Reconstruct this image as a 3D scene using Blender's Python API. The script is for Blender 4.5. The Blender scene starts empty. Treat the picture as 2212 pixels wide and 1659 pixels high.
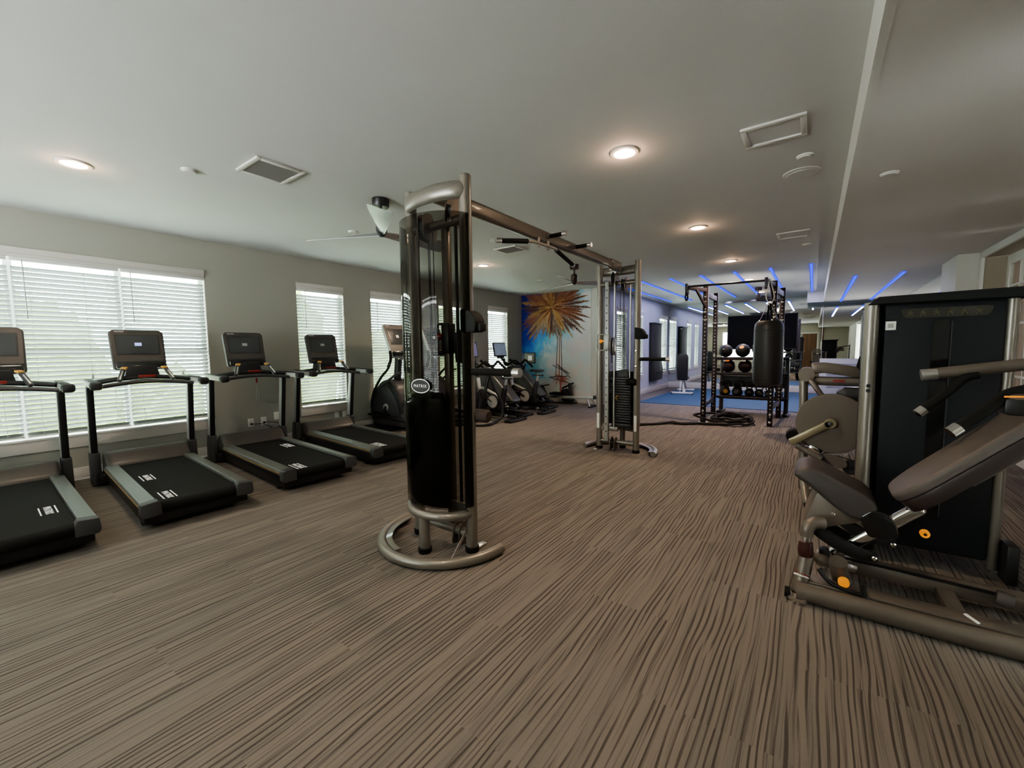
import bpy, bmesh, math, random
from mathutils import Vector, Matrix, Euler, Quaternion
random.seed(7)
SC = bpy.context.scene
COL = SC.collection
PI = math.pi
def R(a): return math.radians(a)

# ------------------------------------------------------------------ materials
MATS = {}
def nodes(m):
    m.use_nodes = True
    nt = m.node_tree
    return nt, nt.nodes, nt.links
def mat(name, col, rough=.5, metal=0., spec=.5, emis=None, estr=0., var=0., scale=30., bump=0., coat=0., sub=None):
    if name in MATS: return MATS[name]
    m = bpy.data.materials.new(name); nt, N, L = nodes(m)
    b = N['Principled BSDF']
    b.inputs['Base Color'].default_value = (*col, 1)
    b.inputs['Roughness'].default_value = rough
    b.inputs['Metallic'].default_value = metal
    b.inputs['Specular IOR Level'].default_value = spec
    b.inputs['Coat Weight'].default_value = coat
    if emis:
        b.inputs['Emission Color'].default_value = (*emis, 1)
        b.inputs['Emission Strength'].default_value = estr
    if var or bump:
        tc = N.new('ShaderNodeTexCoord'); nz = N.new('ShaderNodeTexNoise')
        nz.inputs['Scale'].default_value = scale; nz.inputs['Detail'].default_value = 4
        L.new(tc.outputs['Object'], nz.inputs['Vector'])
        if var:
            mx = N.new('ShaderNodeMix'); mx.data_type = 'RGBA'
            mx.inputs['A'].default_value = (*[c*(1-var) for c in col], 1)
            mx.inputs['B'].default_value = (*[min(1, c*(1+var)) for c in col], 1)
            L.new(nz.outputs['Fac'], mx.inputs['Factor']); L.new(mx.outputs['Result'], b.inputs['Base Color'])
        if bump:
            bp = N.new('ShaderNodeBump'); bp.inputs['Strength'].default_value = bump; bp.inputs['Distance'].default_value = .003
            L.new(nz.outputs['Fac'], bp.inputs['Height']); L.new(bp.outputs['Normal'], b.inputs['Normal'])
    MATS[name] = m
    return m

PAINT   = mat('champagne_metal_paint', (.235,.215,.185), .36, .5, coat=.2, var=.04)
PAINTD  = mat('taupe_metal_paint', (.155,.13,.105), .40, .35, coat=.2, var=.04)
SILVER  = mat('brushed_silver', (.62,.61,.58), .28, .9)
CHROME  = mat('chrome', (.8,.8,.78), .1, 1.)
BLACKP  = mat('black_plastic', (.018,.018,.019), .45, 0, var=.15)
BLACKG  = mat('black_gloss', (.012,.012,.013), .12, 0, coat=.5)
BLACKM  = mat('black_metal', (.022,.021,.022), .38, .3)
RUBBER  = mat('black_rubber', (.012,.0115,.011), .75, 0, .2, bump=.4, scale=120)
CHAR    = mat('charcoal_plastic', (.05,.05,.052), .42, 0, var=.08)
WARMG   = mat('warm_grey_plastic', (.068,.060,.054), .40, .1, coat=.12)
VINYL   = mat('black_vinyl', (.025,.023,.022), .42, 0, bump=.25, scale=60)
VINYLB  = mat('brown_grey_vinyl', (.075,.062,.054), .5, 0, bump=.25, scale=80)
SCREEN  = mat('dark_screen', (.05,.052,.055), .12, 0, coat=.6)
SCRBLUE = mat('blue_screen_icon', (.25,.3,.6), .4, emis=(.4,.5,1), estr=.3)
SCRON   = mat('lit_screen', (.17,.20,.25), .2, emis=(.34,.40,.50), estr=.10, var=.3, scale=8)
WHITE   = mat('white_paint', (.72,.72,.69), .5)
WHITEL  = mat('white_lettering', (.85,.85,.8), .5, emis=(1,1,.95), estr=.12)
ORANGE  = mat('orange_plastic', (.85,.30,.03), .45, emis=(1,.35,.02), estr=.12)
AMBER   = mat('amber_button', (.6,.33,.08), .45)
RED     = mat('red_plastic', (.22,.018,.016), .45)
MAROON  = mat('maroon_plastic', (.06,.018,.016), .35)
GREYL   = mat('light_grey_metal', (.42,.43,.41), .4, .4)
BRASS   = mat('gold_stripe', (.45,.26,.08), .4, .5)
STICK   = mat('white_sticker', (.75,.75,.7), .5)
BLADE   = mat('fan_blade_silver', (.52,.54,.56), .25, .75)
BRONZE  = mat('dark_bronze', (.05,.032,.026), .4, .5)
MATTE   = mat('matte_black', (.016,.018,.017), .7, 0, .2)
SATIN   = mat('satin_light_metal', (.40,.40,.38), .4, .15)
FOAMB   = mat('dark_brown_foam', (.05,.036,.03), .7, 0, .3)
CABLEM  = mat('cable_black', (.012,.012,.012), .5)
ROPE    = mat('rope_black', (.018,.017,.016), .9, bump=.8, scale=200)

def mat_wall(name, col, var=.03, bump=.12, rough=.75):
    return mat(name, col, rough, 0, .3, var=var, scale=2.2, bump=0)
WALLM  = mat_wall('wall_paint_sage_grey', (.37,.362,.315))
CEILM  = mat_wall('ceiling_paint', (.60,.597,.58))
CEILL  = mat_wall('low_ceiling_paint', (.62,.60,.57))
TRIMM  = mat('trim_white', (.62,.585,.54), .45)
WALLB  = mat_wall('wall_paint_blue_grey', (.50,.51,.55))
WALLW  = mat_wall('wall_paint_white', (.62,.61,.57))

def mat_carpet():
    m = bpy.data.materials.new('striped_carpet'); nt, N, L = nodes(m); b = N['Principled BSDF']
    b.inputs['Roughness'].default_value = .95; b.inputs['Specular IOR Level'].default_value = .15
    tc = N.new('ShaderNodeTexCoord'); sp = N.new('ShaderNodeSeparateXYZ'); L.new(tc.outputs['Object'], sp.inputs[0])
    def M(op, a, b_=None, c=None):
        n = N.new('ShaderNodeMath'); n.operation = op
        for i, v in enumerate((a, b_, c)):
            if v is None: continue
            if isinstance(v, (int, float)): n.inputs[i].default_value = v
            else: L.new(v, n.inputs[i])
        return n.outputs[0]
    X, Y = sp.outputs[0], sp.outputs[1]
    # plank shaped tiles, each with its own shift of the pattern
    cx = M('FLOOR', M('MULTIPLY', X, 2.0))
    cy = M('FLOOR', M('ADD', M('MULTIPLY', Y, 1.0), M('MULTIPLY', M('MODULO', cx, 2.0), .5)))
    cv = N.new('ShaderNodeCombineXYZ'); L.new(cx, cv.inputs[0]); L.new(cy, cv.inputs[1])
    wn = N.new('ShaderNodeTexWhiteNoise'); wn.noise_dimensions = '2D'; L.new(cv.outputs[0], wn.inputs['Vector'])
    # slow wobble of the lines
    wv = N.new('ShaderNodeCombineXYZ'); L.new(M('MULTIPLY', X, 16), wv.inputs[0]); L.new(M('ADD', M('MULTIPLY', Y, 3.2), M('MULTIPLY', wn.outputs['Value'], 30)), wv.inputs[1])
    wob = N.new('ShaderNodeTexNoise'); wob.noise_dimensions = '2D'; wob.inputs['Scale'].default_value = 1; wob.inputs['Detail'].default_value = 1
    L.new(wv.outputs[0], wob.inputs['Vector'])
    XX = M('ADD', X, M('MULTIPLY', M('SUBTRACT', wob.outputs['Fac'], .5), .012))
    def streak(fx, fy, off, lo, hi):
        c = N.new('ShaderNodeCombineXYZ')
        L.new(M('MULTIPLY', XX, fx), c.inputs[0])
        L.new(M('ADD', M('MULTIPLY', Y, fy), M('MULTIPLY', wn.outputs['Value'], off)), c.inputs[1])
        nz = N.new('ShaderNodeTexNoise'); nz.noise_dimensions = '2D'; nz.inputs['Scale'].default_value = 1; nz.inputs['Detail'].default_value = 1.5
        nz.inputs['Roughness'].default_value = .45
        L.new(c.outputs[0], nz.inputs['Vector'])
        mr = N.new('ShaderNodeMapRange'); mr.interpolation_type = 'SMOOTHSTEP'
        mr.inputs['From Min'].default_value = lo; mr.inputs['From Max'].default_value = hi
        L.new(nz.outputs['Fac'], mr.inputs['Value']); return mr.outputs['Result']
    wv2 = N.new('ShaderNodeCombineXYZ'); L.new(M('MULTIPLY', X, 6), wv2.inputs[0]); L.new(M('MULTIPLY', Y, 1.15), wv2.inputs[1])
    w2 = N.new('ShaderNodeTexNoise'); w2.noise_dimensions = '2D'; w2.inputs['Scale'].default_value = 1; w2.inputs['Detail'].default_value = 1.5; L.new(wv2.outputs[0], w2.inputs['Vector'])
    ph = M('ADD', M('MULTIPLY', X, 40), M('MULTIPLY', w2.outputs['Fac'], 2.6))
    sn = M('SINE', M('MULTIPLY', ph, 2*PI))
    brk = streak(36, .9, 50, .36, .56)
    mr1 = N.new('ShaderNodeMapRange'); mr1.interpolation_type = 'SMOOTHSTEP'; mr1.inputs['From Min'].default_value = .35; mr1.inputs['From Max'].default_value = .85
    L.new(sn, mr1.inputs['Value'])
    s1 = M('MULTIPLY', mr1.outputs['Result'], brk)
    s2 = streak(110, 1.1, 5, .56, .68)
    s3 = streak(22, .5, .0, .35, .75)
    fine = N.new('ShaderNodeTexNoise'); fine.inputs['Scale'].default_value = 260; fine.inputs['Detail'].default_value = 2
    L.new(tc.outputs['Object'], fine.inputs['Vector'])
    def mixc(f, a, b_):
        mx = N.new('ShaderNodeMix'); mx.data_type = 'RGBA'
        for key, v in (('Factor', f), ('A', a), ('B', b_)):
            if isinstance(v, tuple): mx.inputs[key].default_value = (*v, 1)
            elif isinstance(v, (int, float)): mx.inputs[key].default_value = v
            else: L.new(v, mx.inputs[key])
        return mx.outputs['Result']
    base = mixc(s3, (.235,.208,.180), (.198,.182,.160))
    c = mixc(M('MULTIPLY', s1, .85), base, (.058,.051,.047))
    c = mixc(M('MULTIPLY', s2, .45), c, (.07,.06,.053))
    sh = mixc(M('MULTIPLY', fine.outputs['Fac'], .35), c, (.11,.095,.082))
    L.new(sh, b.inputs['Base Color'])
    bp = N.new('ShaderNodeBump'); bp.inputs['Strength'].default_value = .5; bp.inputs['Distance'].default_value = .004
    L.new(M('SUBTRACT', M('MULTIPLY', fine.outputs['Fac'], .5), s1), bp.inputs['Height']); L.new(bp.outputs['Normal'], b.inputs['Normal'])
    return m
CARPET = mat_carpet()
BLUEMAT = mat('blue_rubber_flooring', (.028,.075,.15), .7, 0, var=.35, scale=90)

def mat_mirror():
    m = bpy.data.materials.new('mirror_glass'); nt, N, L = nodes(m); b = N['Principled BSDF']
    b.inputs['Base Color'].default_value = (.80,.84,.80,1); b.inputs['Metallic'].default_value = 1; b.inputs['Roughness'].default_value = .0
    return m
MIRROR = mat_mirror()

def mat_slat():
    m = bpy.data.materials.new('blind_slat'); nt, N, L = nodes(m); b = N['Principled BSDF']
    b.inputs['Base Color'].default_value = (.40,.43,.42,1); b.inputs['Roughness'].default_value = .5
    tr = N.new('ShaderNodeBsdfTranslucent'); tr.inputs[0].default_value = (.72,.78,.76,1)
    mx = N.new('ShaderNodeMixShader'); mx.inputs[0].default_value = .07
    L.new(b.outputs[0], mx.inputs[1]); L.new(tr.outputs[0], mx.inputs[2]); L.new(mx.outputs[0], N['Material Output'].inputs[0])
    return m
SLAT = mat_slat()
def mat_glass():
    m = bpy.data.materials.new('window_glass'); nt, N, L = nodes(m); N.remove(N['Principled BSDF'])
    tr = N.new('ShaderNodeBsdfTransparent'); tr.inputs[0].default_value = (.93,.97,.95,1)
    gl = N.new('ShaderNodeBsdfGlossy'); gl.inputs['Roughness'].default_value = .02
    mx = N.new('ShaderNodeMixShader'); mx.inputs[0].default_value = .05
    L.new(tr.outputs[0], mx.inputs[1]); L.new(gl.outputs[0], mx.inputs[2]); L.new(mx.outputs[0], N['Material Output'].inputs[0])
    return m
GLASS = mat_glass()
def mat_shroud():
    m = bpy.data.materials.new('smoked_acrylic'); nt, N, L = nodes(m); N.remove(N['Principled BSDF'])
    tr = N.new('ShaderNodeBsdfTransparent'); tr.inputs[0].default_value = (.36,.355,.33,1)
    gl = N.new('ShaderNodeBsdfGlossy'); gl.inputs['Roughness'].default_value = .03; gl.inputs[0].default_value = (.9,.9,.9,1)
    fr = N.new('ShaderNodeFresnel'); fr.inputs[0].default_value = 1.24
    mx = N.new('ShaderNodeMixShader'); L.new(fr.outputs[0], mx.inputs[0])
    L.new(tr.outputs[0], mx.inputs[1]); L.new(gl.outputs[0], mx.inputs[2]); L.new(mx.outputs[0], N['Material Output'].inputs[0])
    return m
SHROUD = mat_shroud()
def mat_emit(name, col, s):
    m = bpy.data.materials.new(name); nt, N, L = nodes(m); N.remove(N['Principled BSDF'])
    e = N.new('ShaderNodeEmission'); e.inputs[0].default_value = (*col, 1); e.inputs[1].default_value = s
    L.new(e.outputs[0], N['Material Output'].inputs[0]); return m
LAMP = mat_emit('warm_lamp', (1,.86,.68), 9)
LEDB = mat_emit('blue_led', (.02,.045,1), .55)
LEDE = mat_emit('blue_led_edge', (.10,.16,1), .6)
def mat_wood(name, a, b_, sc=14):
    m = bpy.data.materials.new(name); nt, N, L = nodes(m); b = N['Principled BSDF']; b.inputs['Roughness'].default_value = .5
    tc = N.new('ShaderNodeTexCoord'); mp = N.new('ShaderNodeMapping'); mp.inputs['Scale'].default_value = (sc, sc, .5)
    nz = N.new('ShaderNodeTexNoise'); nz.inputs['Scale'].default_value = 1; nz.inputs['Detail'].default_value = 3
    cr = N.new('ShaderNodeValToRGB'); cr.color_ramp.elements[0].position = .35; cr.color_ramp.elements[1].position = .65
    cr.color_ramp.elements[0].color = (*a, 1); cr.color_ramp.elements[1].color = (*b_, 1)
    L.new(tc.outputs['Object'], mp.inputs[0]); L.new(mp.outputs[0], nz.inputs['Vector']); L.new(nz.outputs['Fac'], cr.inputs[0]); L.new(cr.outputs[0], b.inputs['Base Color'])
    return m
WOOD = mat_wood('brown_wood', (.16,.08,.04), (.25,.13,.065))
WOODP = mat_wood('pale_wood_panelling', (.32,.22,.16), (.50,.43,.34), 22)

# ------------------------------------------------------------------ mesh builder
class MB:
    def __init__(s): s.v = []; s.f = []
    def raw(s, V, F):
        o = len(s.v); s.v += [tuple(p) for p in V]; s.f += [tuple(i+o for i in f) for f in F]; return s
    def bmadd(s, bm, M=None):
        if M is not None: bm.transform(M)
        bm.verts.ensure_lookup_table(); bm.verts.index_update()
        s.raw([v.co[:] for v in bm.verts], [[v.index for v in f.verts] for f in bm.faces]); bm.free(); return s
    def box(s, c, d, bev=0., rot=None, seg=2):
        bm = bmesh.new(); bmesh.ops.create_cube(bm, size=1)
        bmesh.ops.scale(bm, vec=d, verts=bm.verts)
        if bev > 0:
            bev = min(bev, min(d)*.49)
            bmesh.ops.bevel(bm, geom=bm.edges[:], offset=bev, segments=seg, profile=.5, affect='EDGES')
        M = Matrix.Translation(Vector(c))
        if rot is not None: M = M @ (Euler(rot).to_matrix().to_4x4() if not isinstance(rot, Matrix) else rot.to_4x4())
        return s.bmadd(bm, M)
    def span(s, a, b, bev=0.):
        return s.box([(a[i]+b[i])/2 for i in range(3)], [abs(b[i]-a[i]) for i in range(3)], bev)
    def bar(s, p, q, w, h, bev=0., up=(0,0,1), seg=2):
        p, q = Vector(p), Vector(q); d = q-p; L_ = d.length; z = d.normalized(); u = Vector(up)
        x = u.cross(z)
        if x.length < 1e-4: x = Vector((1,0,0)).cross(z)
        x.normalize(); y = z.cross(x)
        bm = bmesh.new(); bmesh.ops.create_cube(bm, size=1); bmesh.ops.scale(bm, vec=(w, h, L_), verts=bm.verts)
        if bev > 0: bmesh.ops.bevel(bm, geom=bm.edges[:], offset=min(bev, min(w,h,L_)*.49), segments=seg, profile=.5, affect='EDGES')
        M = Matrix((x, y, z)).transposed().to_4x4(); M.translation = (p+q)/2
        return s.bmadd(bm, M)
    def tube(s, pts, r, seg=14, closed=False, oval=None, up=None, smooth=0, caps=True):
        P = [Vector(p) for p in pts]
        if smooth: P = catmull(P, smooth, closed)
        n = len(P); rr = r if isinstance(r, (list, tuple)) else [r]*n
        if len(rr) != n:
            k = len(rr); rr = [rr[min(k-1, int(i*(k-1)/(n-1)+.5))] for i in range(n)]
        T = []
        for i in range(n):
            a = P[i-1] if (i > 0 or closed) else P[i]; b = P[(i+1) % n] if (i < n-1 or closed) else P[i]
            T.append((b-a).normalized())
        u = Vector(up) if up else (Vector((0,0,1)) if abs(T[0].z) < .9 else Vector((1,0,0)))
        x = u.cross(T[0]).normalized(); fr = []
        for i in range(n):
            if i:
                if up: x = Vector(up).cross(T[i]); x = x.normalized() if x.length > 1e-5 else fr[-1][0]
                else:
                    q = T[i-1].rotation_difference(T[i]); x = q @ x; x = (x - T[i]*x.dot(T[i])).normalized()
            fr.append((x.copy(), T[i].cross(x)))
        V = []; F = []
        ox, oy = oval if oval else (1, 1)
        for i in range(n):
            for k in range(seg):
                a = 2*PI*k/seg
                V.append(P[i] + fr[i][0]*(rr[i]*ox*math.cos(a)) + fr[i][1]*(rr[i]*oy*math.sin(a)))
        for i in range(n if closed else n-1):
            j = (i+1) % n
            for k in range(seg):
                F.append((i*seg+k, i*seg+(k+1) % seg, j*seg+(k+1) % seg, j*seg+k))
        if not closed and caps:
            F.append(tuple(reversed(range(seg)))); F.append(tuple((n-1)*seg+k for k in range(seg)))
        return s.raw(V, F)
    def cyl(s, p, q, r, r2=None, seg=20): return s.tube([p, q], [r, r if r2 is None else r2], seg)
    def lathe(s, prof, c=(0,0,0), seg=28, axis='Z'):
        V = []; F = []; n = len(prof)
        for (r, z) in prof:
            for k in range(seg):
                a = 2*PI*k/seg; p = (r*math.cos(a), r*math.sin(a), z)
                if axis == 'Y': p = (p[0], p[2], p[1])
                if axis == 'X': p = (p[2], p[0], p[1])
                V.append((p[0]+c[0], p[1]+c[1], p[2]+c[2]))
        for i in range(n-1):
            for k in range(seg):
                f = (i*seg+k, i*seg+(k+1) % seg, (i+1)*seg+(k+1) % seg, (i+1)*seg+k)
                F.append(f)
        ring = tuple(prof[0]) == tuple(prof[-1])
        if prof[0][0] > 1e-6 and not ring: F.append(tuple(reversed(range(seg))))
        if prof[-1][0] > 1e-6 and not ring: F.append(tuple((n-1)*seg+k for k in range(seg)))
        return s.raw(V, F)
    def sph(s, c, r, rot=None, u=20, v=12):
        bm = bmesh.new(); bmesh.ops.create_uvsphere(bm, u_segments=u, v_segments=v, radius=1)
        rr = (r, r, r) if isinstance(r, (int, float)) else r
        bmesh.ops.scale(bm, vec=rr, verts=bm.verts)
        M = Matrix.Translation(Vector(c))
        if rot: M = M @ Euler(rot).to_matrix().to_4x4()
        return s.bmadd(bm, M)
    def prism(s, poly, t0, t1, axis='Y', bev=0., seg=2, M=None):
        # poly in the plane: axis Y -> (x,z), axis X -> (y,z), axis Z -> (x,y)
        def P(a, b, t): return {'Y': (a, t, b), 'X': (t, a, b), 'Z': (a, b, t)}[axis]
        bm = bmesh.new(); A = [bm.verts.new(P(a, b, t0)) for a, b in poly]; B = [bm.verts.new(P(a, b, t1)) for a, b in poly]
        n = len(poly); bm.faces.new(A); bm.faces.new(list(reversed(B)))
        for i in range(n): bm.faces.new((A[i], B[i], B[(i+1) % n], A[(i+1) % n]))
        bmesh.ops.recalc_face_normals(bm, faces=bm.faces)
        if bev > 0:
            E_ = [e for e in bm.edges if abs((e.verts[0].co-e.verts[1].co).normalized().dot(Vector(P(0,0,1)))) < .5]
            bmesh.ops.bevel(bm, geom=E_, offset=bev, segments=seg, profile=.5, affect='EDGES')
        return s.bmadd(bm, M)
    def obj(s, name, m, parent=None, loc=None, flat=False):
        me = bpy.data.meshes.new(name); me.from_pydata(s.v, [], s.f)
        bm = bmesh.new(); bm.from_mesh(me); bmesh.ops.recalc_face_normals(bm, faces=bm.faces); bm.to_mesh(me); bm.free()
        me.materials.append(m)
        if not flat:
            me.shade_smooth(); me.set_sharp_from_angle(angle=R(38))
        o = bpy.data.objects.new(name, me); COL.objects.link(o)
        if parent: o.parent = parent
        if loc: o.location = loc
        return o
def catmull(P, k, closed=False):
    out = []; n = len(P); last = n if closed else n-1
    for i in range(last):
        p0 = P[i-1] if (i > 0 or closed) else P[0]; p1 = P[i]; p2 = P[(i+1) % n]; p3 = P[(i+2) % n] if (i+2 < n or closed) else P[-1]
        for j in range(k):
            t = j/k; out.append(.5*((2*p1)+(p2-p0)*t+(2*p0-5*p1+4*p2-p3)*t*t+(3*p1-p0-3*p2+p3)*t**3))
    if not closed: out.append(P[-1].copy())
    return out

def thing(name, label, cat, loc=(0,0,0), rz=0., group=None):
    o = bpy.data.objects.new(name, None); COL.objects.link(o); o.location = loc; o.rotation_euler = (0,0,rz)
    o.empty_display_size = .1
    return tag(o, label, cat, group)
def tag(o, label, cat, group=None):
    o['label'] = label; o['category'] = cat
    if group: o['group'] = group
    return o
def struct(o): o['kind'] = 'structure'; return o
def dup(root, label, loc=None, rz=None, group=None):
    r = root.copy(); COL.objects.link(r)
    if loc: r.location = loc
    if rz is not None: r.rotation_euler = (0,0,rz)
    r['label'] = label
    if group: r['group'] = group
    for ch in list(root.children):
        c = ch.copy(); COL.objects.link(c); c.parent = r
        for g in list(ch.children):
            d = g.copy(); COL.objects.link(d); d.parent = c
    return r
def text_mesh(s, size, name, m, parent, M, extrude=.001, spacing=1.0):
    cu = bpy.data.curves.new('lettering', 'FONT'); cu.body = s; cu.size = size; cu.extrude = extrude
    cu.align_x = 'CENTER'; cu.align_y = 'CENTER'; cu.space_character = spacing
    to = bpy.data.objects.new('lettering', cu); COL.objects.link(to)
    dg = bpy.context.evaluated_depsgraph_get(); me = bpy.data.meshes.new_from_object(to.evaluated_get(dg))
    bpy.data.objects.remove(to); bpy.data.curves.remove(cu)
    me.name = name; me.materials.clear(); me.materials.append(m); me.transform(M)
    o = bpy.data.objects.new(name, me); COL.objects.link(o)
    if parent: o.parent = parent
    return o
def basis(x, y, o):   # matrix whose local x,y axes point along x,y at origin o
    x = Vector(x).normalized(); z = x.cross(Vector(y)).normalized(); y = z.cross(x)
    M = Matrix((x, y, z)).transposed().to_4x4(); M.translation = Vector(o); return M

# ------------------------------------------------------------------ room shell
XL, YM, XC, YF, XR, YB, ZC, ZL, XS = -6.29, 9.2, -3.98, 14.5, 1.64, -3.5, 2.735, 2.45, .16
fl = struct(MB().span((XL-.2, YB-.2, -.1), (XR+.8, YF+.2, 0)).obj('floor', CARPET))
struct(MB().span((XL-.2, YB-.2, ZC), (XS, YF+.2, ZC+.1)).obj('ceiling', CEILM))
struct(MB().span((XS+.02, YB-.2, ZL), (XR+.5, YF+.2, ZC+.1)).obj('ceiling.001', CEILL))
struct(MB().span((XS-.012, YB-.2, ZL-.002), (XS+.02, YF+.2, ZC+.0)).obj('trim_1', WALLW))
# dropped box at the far end of the soffit edge
struct(MB().span((-.2, 13.5, ZL), (XS-.012, 14.49, ZC)).obj('trim_2', WALLW))
def wall_with_windows(name, x0, x1, y0, y1, wins, m, z1=ZC):
    b = MB(); ys = y0
    for (a, c, z0, zt) in wins:
        b.span((x0, ys, 0), (x1, a, z1)); b.span((x0, a, 0), (x1, c, z0)); b.span((x0, a, zt), (x1, c, z1)); ys = c
    b.span((x0, ys, 0), (x1, y1, z1))
    return struct(b.obj(name, m))
WL = [(-.29, 2.10, .47, 2.36), (3.26, 4.03, .47, 2.36), (4.55, 5.31, .47, 2.36), (6.18, 6.93, .47, 2.36), (7.79, 8.56, .47, 2.36)]
WC = [(9.98, 10.66, .55, 2.36), (11.25, 11.95, .55, 2.36), (13.50, 14.34, .55, 2.36)]
wall_with_windows('wall_left', XL-.16, XL, YB-.2, YM+.16, WL, WALLM)
wall_with_windows('wall_left.001', XC-.16, XC, YM+.16, YF, WC, WALLB)
struct(MB().span((XL-.001, YM, 0), (XC, YM+.16, ZC)).obj('wall_mural_side', WALLW))
struct(MB().span((XC-.3, YF, 0), (XR+.8, YF+.1, ZC)).obj('wall_far', WALLW))
struct(MB().span((XL-.2, YB-.15, 0), (-5.25, YB, ZC)).span((-5.25, YB-.15, 0), (-1.45, YB, .47)).span((-5.25, YB-.15, 2.36), (-1.45, YB, ZC)).span((-1.45, YB-.15, 0), (XR+.8, YB, ZC)).obj('wall_back', mat_wall('wall_paint_beige', (.56,.53,.44))))
def bb(name, a, b): return struct(MB().span(a, b, .004).obj(name, TRIMM))
bb('baseboard_left', (XL, YB, 0), (XL+.018, YM, .13))
bb('baseboard_mural_side', (XL+.02, YM-.018, 0), (XC+.018, YM, .13))
bb('baseboard_left.001', (XC, YM, 0), (XC+.018, YF, .15))
bb('baseboard_far', (XC+.02, YF-.02, 0), (XR, YF, .19))
# far mirror, in panes
far = struct(MB().span((XC+.005, YF-.012, .19), (XS, YF-.002, ZC)).obj('wall_far_mirror', MIRROR))
struct(MB().span((XS+.004, YF-.012, .19), (XR, YF-.002, ZL)).obj('wall_far_mirror.001', MIRROR))
struct(MB().span((XS-.006, YF-.016, .19), (XS+.006, YF-.011, ZL)).obj('trim_3', SILVER))

# right wall : solid front part, cased opening with glazed wooden doors, pillar, mirror
YD0, YD1 = 2.2, 7.60
struct(MB().span((XR, YB, 0), (XR+.3, YD0-.1, ZC)).obj('wall_right', WALLW))
struct(MB().span((XR, YD1+.1, 0), (XR+.3, YF, ZC)).obj('wall_right.001', WALLW))
cas = MB()
cas.span((XR-.02, YD1, 0), (XR+.01, YD1+.1, ZL-.001), .006); cas.span((XR-.02, YD0-.1, 0), (XR+.01, YD0, ZL-.001), .006); cas.span((XR-.021, YD0-.1, ZL-.085), (XR+.01, YD1+.1, ZL-.002), .006)
struct(cas.obj('trim_4', WHITE))
struct(MB().span((XR+.01, YD1, 0), (XR+.3, YD1+.1, ZL)).span((XR+.01, YD0-.1, ZL-.08), (XR+.3, YD1, ZL)).obj('trim_5', mat('tan_jamb', (.33,.28,.22), .6)))
n_d = 4; wd = (YD1-YD0)/n_d
for i in range(n_d):
    a = YD0+i*wd; c = a+wd
    d = bpy.data.objects.new('door_%d' % (i+1), None); COL.objects.link(d); struct(d)
    xf = XR+.22
    f = MB()
    f.span((xf-.03, a+.005, 0), (xf+.02, a+.095, ZL-.085), .006); f.span((xf-.03, c-.095, 0), (xf+.02, c-.005, ZL-.085), .006)
    f.span((xf-.029, a+.09, ZL-.2), (xf+.019, c-.09, ZL-.085), .006); f.span((xf-.029, a+.09, 0), (xf+.019, c-.09, .22), .006)
    f.obj('door_frame', WHITE, d)
    g = MB()
    for k in range(1, 4): g.span((xf-.02, a+.095+(wd-.19)*k/4-.014, .22), (xf+.01, a+.095+(wd-.19)*k/4+.014, ZL-.2))
    for z in (.95, 1.55, 2.0): g.span((xf-.018, a+.09, z-.012), (xf+.008, c-.09, z+.012))
    g.obj('muntin', WHITE, d)
    MB().span((xf+.005, a+.09, .2), (xf+.03, c-.09, ZL-.18)).obj('panel', WOODP if i % 2 else WOOD, d)
    MB().tube([(xf-.03, c-.05, 1.0), (xf-.07, c-.05, 1.0), (xf-.07, c-.17, 1.0)], .009, 10).obj('door_handle', SILVER, d)
struct(MB().span((1.43, 7.71, 0), (XR+.01, 8.50, ZL)).obj('wall_pillar', WALLW))
struct(MB().span((XR-.012, 8.55, .3), (XR-.002, YF-.02, ZL-.03)).obj('wall_right_mirror', MIRROR))
bb('baseboard_right', (XR-.018, 8.5, 0), (XR, YF, .19))
# back wall door (seen in the far mirror)
d = bpy.data.objects.new('door_5', None); COL.objects.link(d); struct(d)
MB().span((-.75, YB, 0), (-.64, YB+.03, 2.2), .004).span((.14-.03, YB, 0), (.22, YB+.03, 2.2), .004).span((-.75, YB, 2.1), (.22, YB+.031, 2.2), .004).obj('door_frame', WHITE, d)
MB().span((-.64, YB+.002, 0), (.11, YB+.02, 2.1)).obj('door_leaf', WOOD, d)
MB().tube([(-.58, YB+.02, 1.0), (-.58, YB+.07, 1.0), (-.47, YB+.07, 1.0)], .009, 10).obj('door_handle', SILVER, d)
struct(MB().span((.30, YB+.001, 0), (.44, YB+.06, ZL)).obj('trim_5.001', WOOD))

# low white ledge with a louvred panel in front of the far mirror
lg = thing('ledge_cabinet', 'low white ledge with a louvred front under the far mirror on the right', 'cabinet', (0,0,0))
MB().span((.13, 14.30, 0), (1.60, 14.485, .97), .008).obj('body', WALLW, lg)
lv = MB()
for k in range(14): lv.box((.88, 14.292, .20+k*.048), (1.18, .012, .030), rot=(R(25),0,0))
lv.obj('louvre_grille', WALLB, lg)

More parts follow.
